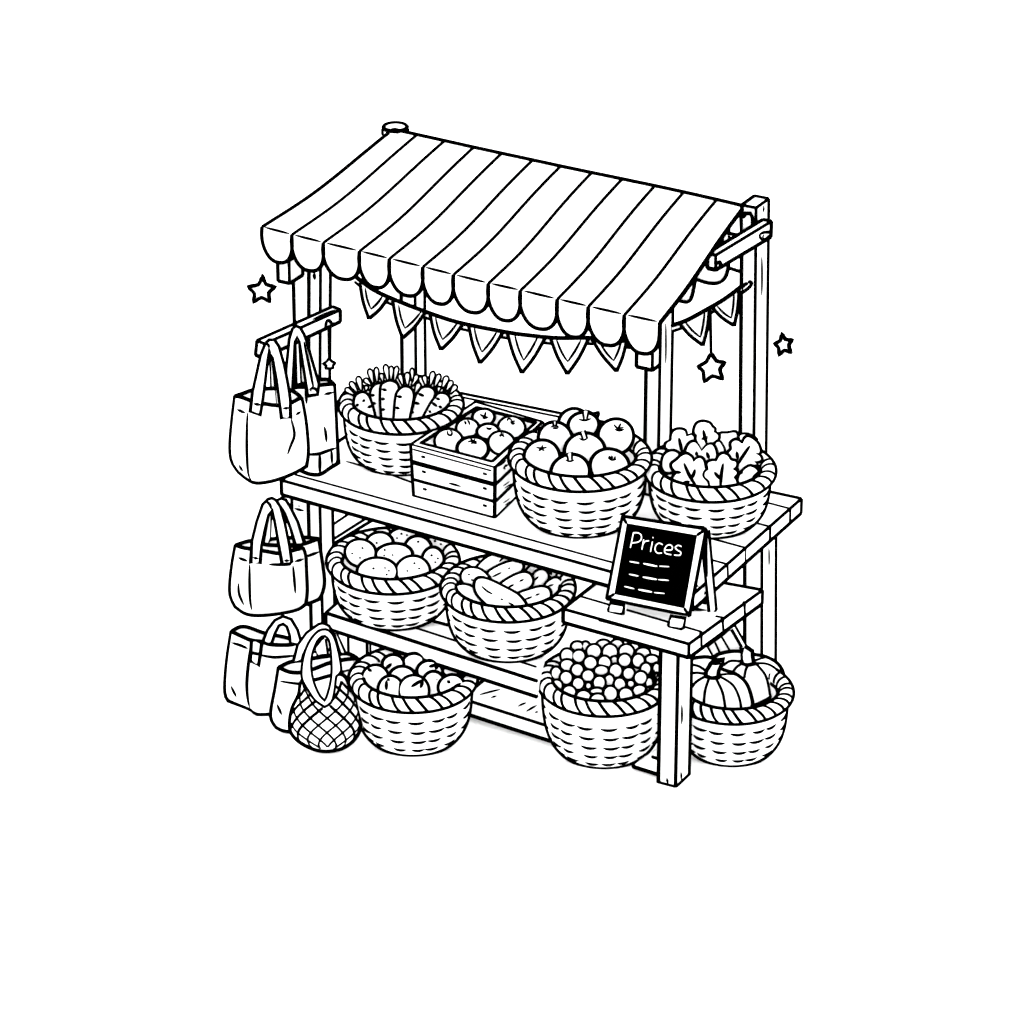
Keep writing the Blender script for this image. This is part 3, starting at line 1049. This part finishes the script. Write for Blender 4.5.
# ------------------------------------------------ cucumbers
c, Mj, m = basket('wicker basket of cucumbers in front, right end of the middle shelf', 508, 67.5, 622.5, 661.8, ZM, N=30)
f_ = T(440, 540, 140)
az = on(508, 598, c, F_)
CUC = [
 ('cucumber at the far back left, half hidden by the counter edge', .10, [(270, 205), (330, 140), (410, 103), (500, 110), (520, 135), (440, 185), (345, 225), (300, 230)], [[(432, 158), (472, 122)]]),
 ('short cucumber tip at the far right back', .12, [(630, 240), (660, 195), (720, 180), (760, 205), (700, 245)], []),
 ('small upright cucumber end right of the centre', .06, [(690, 245), (735, 218), (775, 230), (790, 270), (765, 320), (700, 350), (665, 345), (680, 295)], [[(690, 295), (720, 268)]]),
 ('cucumber end leaning on the rim at the right', .04, [(772, 325), (820, 285), (862, 280), (895, 320), (885, 370), (830, 430), (790, 440), (780, 370)], [[(790, 338), (830, 326)]]),
 ('long cucumber crossing behind the others, second from the back', .05, [(350, 240), (440, 185), (540, 152), (592, 160), (608, 195), (580, 240), (500, 290), (420, 320), (370, 290)], [[(385, 268), (450, 237)], [(498, 210), (516, 203)]]),
 ('round cucumber end at the left back', .03, [(155, 270), (172, 225), (220, 205), (290, 215), (345, 258), (360, 290), (290, 320), (240, 335), (180, 318)], [[(202, 250), (220, 254)], [(225, 290), (245, 293)]]),
 ('cucumber in the middle row, right of the large diagonal one', .02, [(440, 330), (520, 272), (600, 240), (650, 246), (676, 282), (668, 330), (610, 375), (530, 420), (480, 380)], [[(500, 345), (540, 325)], [(580, 303), (612, 288)]]),
 ('cucumber at the right front, above the rim', -.01, [(560, 402), (650, 365), (740, 343), (795, 358), (808, 405), (780, 445), (700, 480), (620, 510), (580, 460)], [[(618, 436), (675, 414)], [(697, 405), (730, 393)]]),
 ('cucumber lying low at the left front against the rim', .0, [(108, 345), (160, 325), (235, 345), (300, 410), (370, 500), (330, 515), (240, 490), (170, 440), (120, 385)], []),
 ('large diagonal cucumber on top at the front', -.04, [(252, 325), (268, 285), (315, 278), (390, 305), (480, 350), (570, 400), (620, 455), (640, 505), (560, 530), (460, 530), (370, 490), (300, 430), (260, 375)], [[(305, 338), (340, 370), (385, 396)], [(442, 430), (462, 438)], [(500, 458), (540, 478)]]),
]
for lab, off, out, mk in CUC:
    px = f_(out)
    cc = np.mean(px, 0)
    g = G('white_skin')
    g.blob(px, on(cc[0], cc[1], az + F_ * off, F_), .03, BOLD - .0005)
    for q in mk:
        g.ink(f_(q), .0060, step=1.5)
    g.build('cucumber', None, lab, 'cucumber', 'cucumbers in the basket')

# ------------------------------------------------ peaches
c, Mj, m = basket('wicker basket of peaches on the ground at the left, under the middle shelf', 413, 64.5, 713, 755.4, 0, N=27)
f_ = T(345, 635, 140)
PEA = [
 ('peach at the far back of its basket, wedged under the shelf edge', (505, 200, 80, 62), []),
 ('peach at the left back with a slanted crease', (352, 215, 76, 68), [[(298, 245), (340, 210)]]),
 ('peach at the right back with a forked crease', (620, 262, 92, 70), [[(615, 232), (670, 218)], [(675, 222), (662, 250)]]),
 ('half hidden peach at the far right back', (775, 265, 60, 40), []),
 ('peach behind the front ones, left of the centre', (418, 305, 92, 72), []),
 ('large leftmost peach pressed against the rim', (222, 322, 95, 98), [[(168, 250), (195, 265)]]),
 ('peach right of the centre with one speck', (650, 365, 82, 95), []),
 ('oval rightmost peach with short marks', (778, 378, 92, 84), [[(748, 335), (768, 350)]]),
 ('peach at the left front with one upright crease', (333, 392, 88, 88), [[(303, 335), (303, 400)], [(310, 320), (325, 332)]]),
 ('largest peach at the front centre with a V-shaped crease', (505, 408, 106, 110), [[(487, 378), (530, 350), (575, 325)], [(570, 335), (552, 385)]]),
]
for i, (lab, (x, y, rx, ry), mk) in enumerate(PEA):
    fruit('peach', lab, 'peach', 'peaches in the basket', circ(x, y, rx, ry, f_, rot=-.25 if i == 7 else 0, sq=.015, seed=i * 1.9), c[2] + .0,
          [(f_(q), MED) for q in mk], dots=[f_([(672, 328)])[0] + (.0035,)] if i == 6 else [f_([(758, 406)])[0] + (.0035,)] if i == 7 else (), flat=.45, push=.06 if i == 7 else -.03 if i == 6 else 0, fit=(c, Mj, .4))

# ------------------------------------------------ berries
c, Mj, m = basket('deep wicker basket full of small round berries on the ground, left of the front leg', 604, 67, 716.7, 768, 0, N=28, rows=5)
f_ = T(535, 630, 140)
BER = [(310, 118, 46, 34), (370, 118, 30, 34), (500, 110, 50, 38), (600, 108, 46, 38), (722, 135, 42, 40), (235, 188, 48, 52), (320, 192, 46, 46), (430, 155, 52, 50), (548, 163, 54, 58), (668, 158, 54, 52), (790, 168, 52, 38),
       (405, 240, 48, 46), (508, 240, 46, 50), (580, 225, 30, 34), (655, 222, 46, 46), (755, 225, 44, 48), (855, 215, 48, 32), (235, 258, 50, 42), (310, 292, 44, 46), (590, 298, 46, 50), (685, 318, 42, 44),
       (810, 285, 38, 44), (888, 282, 28, 40), (155, 316, 38, 46), (228, 350, 44, 48), (388, 335, 44, 44), (485, 296, 52, 36), (315, 392, 42, 44), (470, 385, 44, 48), (543, 368, 36, 42), (620, 395, 42, 44),
       (700, 393, 27, 27), (772, 350, 46, 48), (158, 405, 42, 40), (390, 408, 23, 25), (835, 388, 28, 42), (890, 360, 20, 46), (250, 452, 48, 44), (355, 487, 52, 45), (458, 508, 52, 42), (450, 447, 50, 24),
       (552, 464, 50, 52), (665, 474, 50, 50), (765, 444, 50, 42), (845, 455, 40, 40)]
for i, (x, y, rx, ry) in enumerate(BER):
    small = rx < 31 and y > 200
    fruit('berry', 'small round plain berry heaped in the deep basket beside the front leg', 'berry', 'berries in the deep basket',
          circ(x, y, rx, ry, f_, n=12, sq=.01, seed=i), flat=.5, Z=c[2] + .012 - (.02 if small or (x, y) in ((450, 447), (485, 296), (543, 368), (580, 225)) else 0), r=.0092, fit=(c, Mj, .4))

# ------------------------------------------------ pumpkins
c, Mj, m = basket('wicker basket of two pumpkins on the ground at the right, behind the front leg', 732, 61.5, 724.6, 766, 0, N=30)
f_ = T(680, 630, 120)
def pumpkin(label, out, ribs, stem, Z, push, stemlines=()):
    px = f_(out)
    cc = np.mean(px, 0)
    anc = at(cc[0], cc[1], Z=Z) - F_ * push
    o = thing('pumpkin', label, 'pumpkin', anc - UP * .12, 'pumpkins in the basket')
    g = G('white_skin')
    g.blob(px, anc, .08, BOLD)
    for q in ribs:
        g.ink(f_(q), .0078, taper=False, step=2)
    g.build('pumpkin_body', o)
    g = G('white_skin')
    sp = on(*np.mean(f_(stem), 0), anc - F_ * .075, F_)
    g.slab(f_(stem), sp, F_, .03, BOLD - .001)
    for q in stemlines:
        g.ink(f_(q), THIN)
    g.build('stem', o)
pumpkin('pumpkin with a straight block stem, at the rear right of its basket',
        [(300, 225), (400, 190), (510, 185), (640, 212), (740, 232), (835, 290), (882, 375), (864, 450), (820, 530), (740, 590), (600, 650), (450, 650), (390, 560), (350, 400), (310, 300)],
        [[(578, 305), (560, 345), (550, 405)], [(655, 295), (725, 380), (755, 480), (772, 590)], [(520, 290), (480, 320), (450, 360)], [(372, 300), (430, 265), (515, 268)], [(645, 285), (740, 290), (820, 335), (872, 420), (850, 520), (790, 585)], [(640, 262), (720, 240), (800, 262)]],
        [(528, 150), (560, 140), (618, 180), (620, 225), (632, 288), (575, 300), (528, 285)], c[2] + .02, -.07)
pumpkin('pumpkin with a bent stem, at the front left of its basket',
        [(-10, 300), (60, 262), (150, 236), (270, 240), (345, 330), (470, 375), (560, 450), (605, 560), (612, 660), (520, 715), (300, 725), (80, 715), (-20, 660), (-45, 500), (-40, 380)],
        [[(205, 402), (130, 450), (80, 530)], [(245, 420), (212, 530), (200, 700)], [(312, 425), (365, 540), (392, 700)], [(345, 400), (450, 470), (505, 580), (525, 690)], [(85, 372), (150, 366), (205, 374)], [(88, 296), (160, 310), (220, 350)], [(345, 383), (420, 378), (480, 390)]],
        [(225, 350), (262, 290), (290, 262), (375, 255), (355, 300), (330, 350), (325, 405), (270, 412), (220, 395)], c[2] + .02, .03, [[(270, 290), (345, 285)]])
# ================================================================== BAGS
def coons(top, bot, lef, rig, nu=22, nv=16):
    t, b, l, r = resample(smooth(top, n=5), nu), resample(smooth(bot, n=5), nu), resample(smooth(lef, n=5), nv), resample(smooth(rig, n=5), nv)
    out = np.zeros((nv, nu, 2))
    for j in range(nv):
        v = j / (nv - 1)
        for i in range(nu):
            u = i / (nu - 1)
            out[j, i] = (1 - v) * t[i] + v * b[i] + (1 - u) * l[j] + u * r[j] - ((1 - u) * (1 - v) * t[0] + u * (1 - v) * t[-1] + (1 - u) * v * b[0] + u * v * b[-1])
    return out

def bag(label, anchor, front, back, left, right, bottom, dep, marks=(), loc=None, name='tote_bag', group='canvas bags at the left end'):
    o = thing(name, label, 'bag', anchor, group)
    g = G('white_canvas')
    for top, sgn in ((front, -1), (back, 1)):
        c2 = coons(top, bottom, left, right)
        nv, nu = c2.shape[:2]
        P_ = []
        for j in range(nv):
            v = j / (nv - 1)
            row = []
            for i in range(nu):
                u = 2 * i / (nu - 1) - 1
                dd = dep * math.sqrt(max(0, 1 - abs(u) ** 3)) * math.sqrt(max(0, 1 - v ** 4))
                row.append(on(c2[j, i, 0], c2[j, i, 1], anchor, F_) + F_ * dd * sgn)
            P_.append(row)
        g.grid(P_ if sgn < 0 else [r_[::-1] for r_ in P_])
        g.tube(P_[0], BOLD - .001)
        if sgn < 0:
            g.tube([r_[0] for r_ in P_] + P_[-1][1:-1] + [r_[-1] for r_ in P_[::-1]], BOLD + .0006)
    for q, r in marks:
        g.ink(q, r)
    g.build('bag_body', o)
    return o

def strap(o, pts, anchor, off, th=.012, lines=(), r=.0088):
    g = G('white_canvas')
    g.slab(pts, anchor + F_ * off, F_, th, r, back=False)
    for q in lines:
        g.ink(q, THIN)
    g.build('handle', o)

b1, b2 = T(225, 380, 120), T(225, 490, 120)
# second bag hanging further along the rail (behind)
aB = on(300, 400, on(296, 327, p0r, nrail) - F_ * .02, F_)
oB = bag('tote bag with a blocked hem band, hanging on the rail behind the front tote', aB,
         [(290, 388), (305, 388), (318, 386), (334, 384)], [(290, 387), (305, 383), (319, 379.4), (328, 379.6), (334, 384)],
         [(290, 387), (288, 430), (292, 466)], [(334, 384), (335.9, 421), (338, 463)],
         [(292, 466), (306, 472.6), (313, 474.3), (321, 473.7), (330.5, 467.3), (338, 463)], .045,
         [([(308, 454.6), (318.8, 453.8), (327, 451), (335.6, 448)], MED), ([(319.8, 454), (319.8, 473)], MED), ([(331.3, 450), (332.2, 466.5)], THIN),
          (b1([(848, 122), (922, 106)]), THIN), (b1([(848, 400), (860, 460), (866, 528)]), THIN), (b1([(690, 60), (692, 130), (697, 200)]), THIN)])
strap(oB, [(284.6, 392), (286.2, 368), (289.3, 338.7), (292.3, 329), (296, 325.6), (300.4, 328), (304, 334), (307.5, 344), (312, 360), (319, 384), (317.5, 394.5), (308, 396), (306.8, 389), (303, 365), (299.3, 342), (297, 336.8), (295, 342), (293.8, 365), (293, 392)],
      aB, -.055, lines=[[(304, 342), (309, 365), (313.5, 388)], b1([(735, 95), (722, 90), (735, 72), (762, 70), (788, 95), (785, 120), (740, 138), (705, 140)])])
strap(oB, [(299, 342), (301.5, 342), (306, 387), (301.5, 387)], aB, .05, r=.0045)
# front tote
aA = on(270, 400, on(270, 340, p0r, nrail) - F_ * .10, F_)
oA = bag('large plain tote bag in front on the rail, with a creased right side', aA,
         b1([(88, 135), (150, 152), (220, 180), (320, 208), (470, 232), (560, 215), (650, 165)]), b1([(88, 135), (160, 105), (235, 78), (400, 62), (540, 72), (600, 98), (650, 140)]),
         b1([(88, 135), (62, 350), (46, 560), (60, 690), (120, 785)]), b1([(650, 150), (685, 340), (705, 540), (705, 650), (692, 735)]),
         b1([(120, 785), (235, 868), (340, 870), (470, 838), (600, 785), (692, 735)]), .075,
         [(b1([(192, 285), (187, 450), (188, 650), (200, 800), (228, 862)]), THIN), (b1([(565, 335), (592, 465), (560, 560), (535, 632)]), THIN),
          (b1([(105, 252), (170, 280)]), THIN), (b1([(605, 296), (645, 270)]), THIN), (b1([(122, 728), (152, 778)]), THIN)])
strap(oA, [(250.2, 411.6), (252.5, 392), (256, 376), (260.6, 355.2), (265.2, 343.5), (269, 339.8), (274.5, 339.8), (279, 346.5), (284, 364), (288, 384), (290.3, 400), (290.6, 418), (281.5, 418.5), (279.8, 405), (276.5, 380), (272.5, 358), (269.5, 347.5), (267.8, 360), (265.4, 380), (262.5, 402), (260.2, 415.2)],
      aA, -.095, lines=[b1([(248, 203), (300, 212)]), b1([(498, 243), (545, 238)]), [(266, 343.5), (268.5, 345), (269.5, 348.5)]])
strap(oA, [(269.5, 347), (271, 347), (277, 407), (271.5, 404)], aA, .08, r=.0045)

# bags hanging under the counter corner
aD = on(300, 570, at(281, 500, Y=.28), F_)
oD = bag('smaller tote bag tucked behind the mid-height tote, in front of the left post', aD,
         [(264, 545), (280, 546), (296, 544.8), (305, 544), (318, 539.3)], [(264, 540), (270, 535), (290, 535), (305, 535.7), (318.4, 538.3)],
         [(264, 545), (262, 570), (270, 600)], [(318.2, 538.8), (322, 562.7), (324.2, 581.4), (322, 593), (318.8, 599)],
         [(270, 600), (290, 606), (307, 603.4), (318.8, 599)], .04, [(b2([(690, 570), (800, 528)]), THIN)])
strap(oD, [(276.6, 500.5), (281.3, 498.2), (286, 500), (290.6, 507.6), (297.7, 521.6), (304.5, 542.6), (295.2, 545), (290.6, 528.7), (284.8, 513.4), (280, 506)], aD, -.05)
aC = on(268, 575, at(272, 500, Y=.14), F_)
oC = bag('mid-height tote bag hanging from the counter corner, with a pocket seam', aC,
         [(235.8, 545), (243, 547.5), (250, 548.6), (262.5, 550.4), (280, 553.2), (292, 550.4), (302, 547.8)], [(235.8, 545), (251, 540.5), (265, 544.5), (280, 545), (292, 545.5), (302, 547.4)],
         [(235.8, 545), (232.6, 562.7), (230.4, 581.4), (230.6, 595.5), (235.5, 606.5)], [(302.5, 548), (305.3, 556), (306, 572), (306.8, 590), (305.5, 603.8)],
         [(235.5, 606.5), (247, 613.8), (263, 615), (284, 612.4), (298, 609), (305.5, 603.8)], .06,
         [(b2([(210, 640), (210, 800), (215, 940), (228, 1020)]), THIN), (b2([(115, 578), (188, 606)]), THIN), (b2([(115, 798), (122, 890), (160, 978)]), THIN),
          (b2([(598, 610), (670, 588)]), THIN), (b2([(580, 650), (590, 760), (600, 880)]), THIN), (b2([(378, 635), (450, 637), (560, 638)]), THIN)], group='canvas bags at the left end')
strap(oC, [(250.6, 563.4), (252, 540.4), (256.6, 521.6), (262.5, 504.5), (268, 499), (272, 498), (276, 500.2), (280.5, 507), (284.8, 522.8), (289.5, 546), (291.8, 562), (289, 564), (282, 563.5), (277.7, 539), (274.5, 521), (271.5, 509.5), (268.6, 515), (264.8, 530), (261.3, 547), (260.2, 563.4)],
      aC, -.08, lines=[[(266, 501.5), (269.5, 504), (271.5, 509)], b2([(243, 577), (280, 585)]), b2([(508, 603), (545, 602)])])
strap(oC, [(269.5, 514), (271.5, 511), (270.6, 538), (267.5, 546), (263.2, 546)], aC, .065, r=.0045)

# bags standing on the ground
f_ = T(210, 600, 170)
aE = on(262, 670, at(258, 716, Z=0.0), F_)
oE = bag('tote bag standing on the ground at the far left, with a buckle tab', aE,
         f_([(130, 188), (190, 215), (250, 240), (320, 250), (370, 267), (480, 270), (535, 255)]), f_([(130, 188), (170, 162), (220, 158), (330, 190), (440, 203), (535, 225)]),
         f_([(130, 188), (105, 350), (92, 500), (95, 575), (112, 606)]), [(299, 642), (301, 675), (299, 706)],
         f_([(112, 606), (240, 655), (285, 685), (365, 684)]) + [(285, 713), (299, 706)], .07,
         [(f_([(252, 240), (232, 380), (222, 520), (235, 630), (262, 676)]), MED), (f_([(130, 257), (180, 272), (225, 292)]), THIN),
          (f_([(305, 332), (390, 345), (510, 335)]), THIN), (f_([(128, 520), (158, 582)]), THIN)])
strap(oE, f_([(318, 250), (345, 182), (390, 122), (440, 98), (490, 116), (528, 180), (552, 262), (485, 265), (480, 215), (462, 160), (440, 145), (415, 155), (392, 200), (370, 266)]), aE, -.085)
g = G('white_canvas')
g.slab(f_([(250, 240), (312, 256), (302, 330), (292, 396), (242, 370), (246, 315)]), aE - F_ * .09, F_, .01, MED)
g.ink(f_([(246, 316), (300, 328)]), MED)
g.build('tab', oE)

aF = on(315, 695, at(300, 734, Z=0.0), F_)
oF = bag('tote bag standing on the ground right behind the net bag', aF,
         [(279, 667.5), (289.7, 671.8), (301, 672.3), (314, 668.8), (329, 662.9), (342, 659.8), (357, 658)], [(279, 667.2), (289.7, 662.2), (301, 660.6), (313.4, 658.4), (329, 655.9), (346, 653.3), (357, 657.6)],
         f_([(415, 405), (395, 530), (370, 660), (372, 720), (400, 765)]), [(357, 658), (355.5, 690), (352, 715)],
         [(276.5, 727.2), (283, 730.3), (291, 731.2), (310, 731), (335, 728), (352, 715)], .06,
         [([(280.5, 681.4), (301.3, 683.9), (313, 681.4), (329.6, 675.6), (350, 669.6)], THIN), (f_([(405, 630), (432, 690)]), THIN)])
fe = T(280, 595, 90)
strap(oF, fe([(600, 400), (650, 440), (745, 655), (690, 665), (655, 560)]), aF, .03, r=.0055)
strap(oF, fe([(400, 600), (480, 500), (520, 500), (545, 670), (480, 680), (425, 690)]), aF, .03, r=.0055)

aM = on(326, 715, at(326, 754, Z=0.0), F_) - F_ * .0
oM = thing('net_bag', 'round string net bag with a looped handle, on the ground in front of the tote', 'bag', aM, 'canvas bags at the left end')
body = [(302, 681), (298.8, 694.7), (292.4, 708), (289.7, 722.9), (291.5, 733), (299.7, 742), (313, 748.8), (326.3, 751), (341.2, 748.6), (352.8, 741), (359.8, 729.5), (360, 716.3), (356.5, 699.7), (350, 687), (343, 675), (330, 676), (315, 680)]
g = G('white_canvas')
g.blob(body, aM, .10, BOLD)
outer = [(324.6, 707), (314.7, 700), (308, 690), (303.2, 682), (301.5, 676), (302, 665), (304.5, 653), (309, 642), (316.5, 632.4), (323, 629.4), (329, 630.5), (334, 637), (338.5, 652), (341.2, 671), (336.5, 676), (334.6, 690), (331.5, 702)]
def inside(x, y, poly):
    c_ = False
    for i in range(len(poly)):
        (x1, y1), (x2, y2) = poly[i], poly[i - 1]
        if (y1 > y) != (y2 > y) and x < (x2 - x1) * (y - y1) / (y2 - y1) + x1:
            c_ = not c_
    return c_
bs = [tuple(q) for q in smooth(body, True, 4)]
def span(y):
    xs = []
    for i in range(len(bs)):
        (x1, y1), (x2, y2) = bs[i], bs[i - 1]
        if (y1 > y) != (y2 > y):
            xs.append((x2 - x1) * (y - y1) / (y2 - y1) + x1)
    return (min(xs), max(xs)) if len(xs) > 1 else None
for sgn in (-1, 1):
    for a0 in np.arange(-3.24, 3.3, .34):
        run = []
        for y in np.arange(682, 751, 2.2):
            sp = span(y)
            u = a0 + sgn * 1.62 * ((y - 682) / 69.0) + .05
            ok = sp is not None and abs(u) < .99
            if ok:
                x = (sp[0] + sp[1]) / 2 + math.sin(u * math.pi / 2 * .93) * (sp[1] - sp[0]) / 2
                ok = not inside(x, y, outer)
            if ok:
                run.append((x, y))
            elif run:
                if len(run) > 1: g.ink(run, .0086, taper=False, curve=False, step=4)
                run = []
        if len(run) > 1:
            g.ink(run, .0066, taper=False, curve=False, step=4)
g.build('net_body', oM)
g = G('white_canvas')
g.ring(outer, [(324.6, 700.5), (320.5, 696.5), (316.5, 689), (313, 679), (311.3, 668), (311.6, 658), (313.8, 649), (318, 640), (323.7, 635.9), (328.7, 640), (330.8, 652), (331.6, 668), (330.8, 680), (328.6, 690), (326.5, 697)], aM - F_ * .112, F_, .01, .0072)
g.build('handle', oM)
strap(oM, [(293.2, 661.5), (297.6, 645), (306.4, 632.8), (318.7, 624), (323, 623.2), (329, 625.8), (334.5, 634.6), (339, 652), (334, 640), (328, 631), (320, 631), (310, 641), (303, 655), (301.5, 660.8)], aM, -.10, r=.0078)
oM2 = None

# ================================================================== PRICE BOARD
f_ = T(590, 500, 140)
pL, pR = at(616, 613.2, Z=ZD + .002), at(677, 628.6, Z=ZD + .002)
ax = (pR - pL) / np.linalg.norm(pR - pL)
upv = np.array((0, .165, .386)); upv /= np.linalg.norm(upv)
nb = np.cross(ax, upv)
board = thing('price_board', 'small black price board in a wooden A-frame on the lower deck', 'price board', (pL + pR) / 2)
fo = f_([(238, 118), (850, 212), (728, 846), (122, 722)])
fi = f_([(267, 168), (786, 256), (692, 795), (175, 690)])
O = [on(x, y, pL, nb) for x, y in fo]
I = [on(x, y, pL, nb) for x, y in fi]
nn = nb / np.linalg.norm(nb)
if nn @ (CAM - pL) < 0: nn = -nn
g = G()
th = .012
vs = O + I + [q - nn * th for q in O] + [q - nn * th for q in I]
fs = []
for i in range(4):
    j = (i + 1) % 4
    fs += [(i, j, 4 + j, 4 + i), (8 + i, 12 + i, 12 + j, 8 + j), (i, 8 + i, 8 + j, j), (4 + i, 4 + j, 12 + j, 12 + i)]
g.add(vs, fs)
for i in range(4):
    j = (i + 1) % 4
    g.tube([O[i], O[j]], .0094)
    g.tube([I[i], O[i] * .35 + I[i] * .65], THIN)
    g.tube([O[i] * .7 + I[i] * .3, O[i] * .42 + I[i] * .58], THIN)
g.build('frame', board)
g = G('slate')
S0 = [q - nn * .003 for q in I]; S1 = [q - nn * .010 for q in I]
g.add(S0 + S1, [(0, 1, 2, 3), (7, 6, 5, 4)] + [(i, 4 + i, 4 + (i + 1) % 4, (i + 1) % 4) for i in range(4)])
slate = g.build('slate', board)
g2 = G('slate'); g2.v, g2.f, g2.m = list(g.v), list(g.f), list(g.m)
letters = G('chalk')
def chalk(pts, r, taper=False, out=letters):
    q = smooth(pts, n=4) if len(pts) > 2 else pts
    q = resample(q, max(3, int(sum(np.linalg.norm(np.array(q[i + 1]) - np.array(q[i])) for i in range(len(q) - 1)) / 1.0) + 2))
    hp = [on(x, y, S0[0], nb) for x, y in q]
    out.tube(hp, r, m='chalk', taper=taper)
for st in ([(296, 348), (318, 240)], [(318, 240), (350, 240), (374, 256), (374, 288), (350, 308), (307, 314)],
           [(380, 362), (393, 290)], [(387, 328), (402, 304), (430, 298)],
           [(443, 378), (457, 306)], [(460, 273), (462, 277)],
           [(530, 326), (506, 315), (484, 330), (476, 362), (492, 388), (524, 388)],
           [(550, 366), (592, 366), (604, 348), (588, 328), (562, 334), (546, 362), (552, 390), (592, 400)],
           [(668, 340), (645, 331), (624, 346), (638, 366), (664, 382), (658, 404), (618, 403)]):
    chalk(f_(st), .0025)
letters.build('lettering', slate)
for row in ([((290, 450), (357, 461), .0030), ((392, 465), (490, 485), .0042), ((508, 484), (578, 488), .0024)],
            [((287, 543), (353, 556), .0030), ((388, 564), (487, 581), .0042), ((500, 582), (575, 588), .0026)],
            [((252, 632), (322, 649), .0030), ((355, 655), (452, 673), .0042), ((470, 677), (545, 684), .0024)]):
    for a, b, r in row:
        d = G('chalk')
        chalk(f_([a, b]), r, True, d)
        d.build('chalk_dash', slate)
for q in ([(150, 752), (250, 768), (243, 830), (215, 833), (140, 826), (133, 800)], [(592, 848), (698, 865), (685, 935), (665, 944), (590, 934), (572, 915)]):
    g = G()
    a = [on(x, y, pL, np.array((0, 1.0, 0))) for x, y in f_(q)]
    g.slab(f_(q), pL + np.array((0, .0, 0)) if q[0][0] < 300 else pR, np.array((0, 1.0, 0)), .03, .0085, back=False)
    g.build('foot', board)
# rear prop: two legs and two rungs
rb_ = at(714, 611.5, Z=ZD)
tp = O[1] - nn * .014
v1 = rb_ - tp
n2 = np.cross(np.cross(v1, F_), v1)
g = G()
g.slab(f_([(848, 222), (868, 225), (880, 330), (905, 600), (924, 800), (905, 828), (870, 822), (853, 640), (832, 460), (838, 330)]), tp, n2, .02, .0078)
g.ink(f_([(853, 250), (848, 400), (856, 560)]), THIN, taper=True)
g.build('rear_leg', board)
lb_ = at(660, 596, Z=ZD)
g = G()
g.tube([O[0] - nn * .02, lb_], .012, m='white_wood')
g.build('rear_leg', board)
for q in ([(775, 668), (838, 680), (842, 696), (772, 684)], [(765, 735), (850, 752), (852, 768), (763, 750)], [(755, 795), (870, 822), (868, 830), (753, 806)]):
    g = G()
    g.slab(f_(q), (tp + rb_) / 2 + np.array((-.03, .0, -.0)), n2, .01, None)
    g.v = g.v
    a = [on(x, y, (tp + rb_) / 2 + np.array((-.03, 0, 0)), n2) for x, y in f_(q)]
    g.tube([a[0], a[1]], MED)
    g.build('rung', board)

# ------------------------------------------------------------------ camera, light
for ob in bpy.data.objects:
    if '_o' in ob:
        del ob['_o']
cam = bpy.data.cameras.new('camera')
cam.sensor_width = 36
cam.lens = F / 1024 * 36
cam.clip_end = 500
co = bpy.data.objects.new('camera', cam)
co.location = tuple(CAM)
co.rotation_euler = (math.pi / 2 - PH, 0, TH)
col.objects.link(co)
sc.camera = co
w = bpy.data.worlds.new('World')
sc.world = w
w.use_nodes = True
bg = w.node_tree.nodes['Background']
bg.inputs['Color'].default_value = (1, 1, 1, 1)
bg.inputs['Strength'].default_value = 3.2
sc.view_settings.view_transform = 'Standard'
sc.view_settings.look = 'None'
sc.view_settings.gamma = 1
sc.view_settings.exposure = 0.0
sc.cycles.max_bounces = 32
sc.cycles.diffuse_bounces = 32
sc.cycles.use_denoising = True
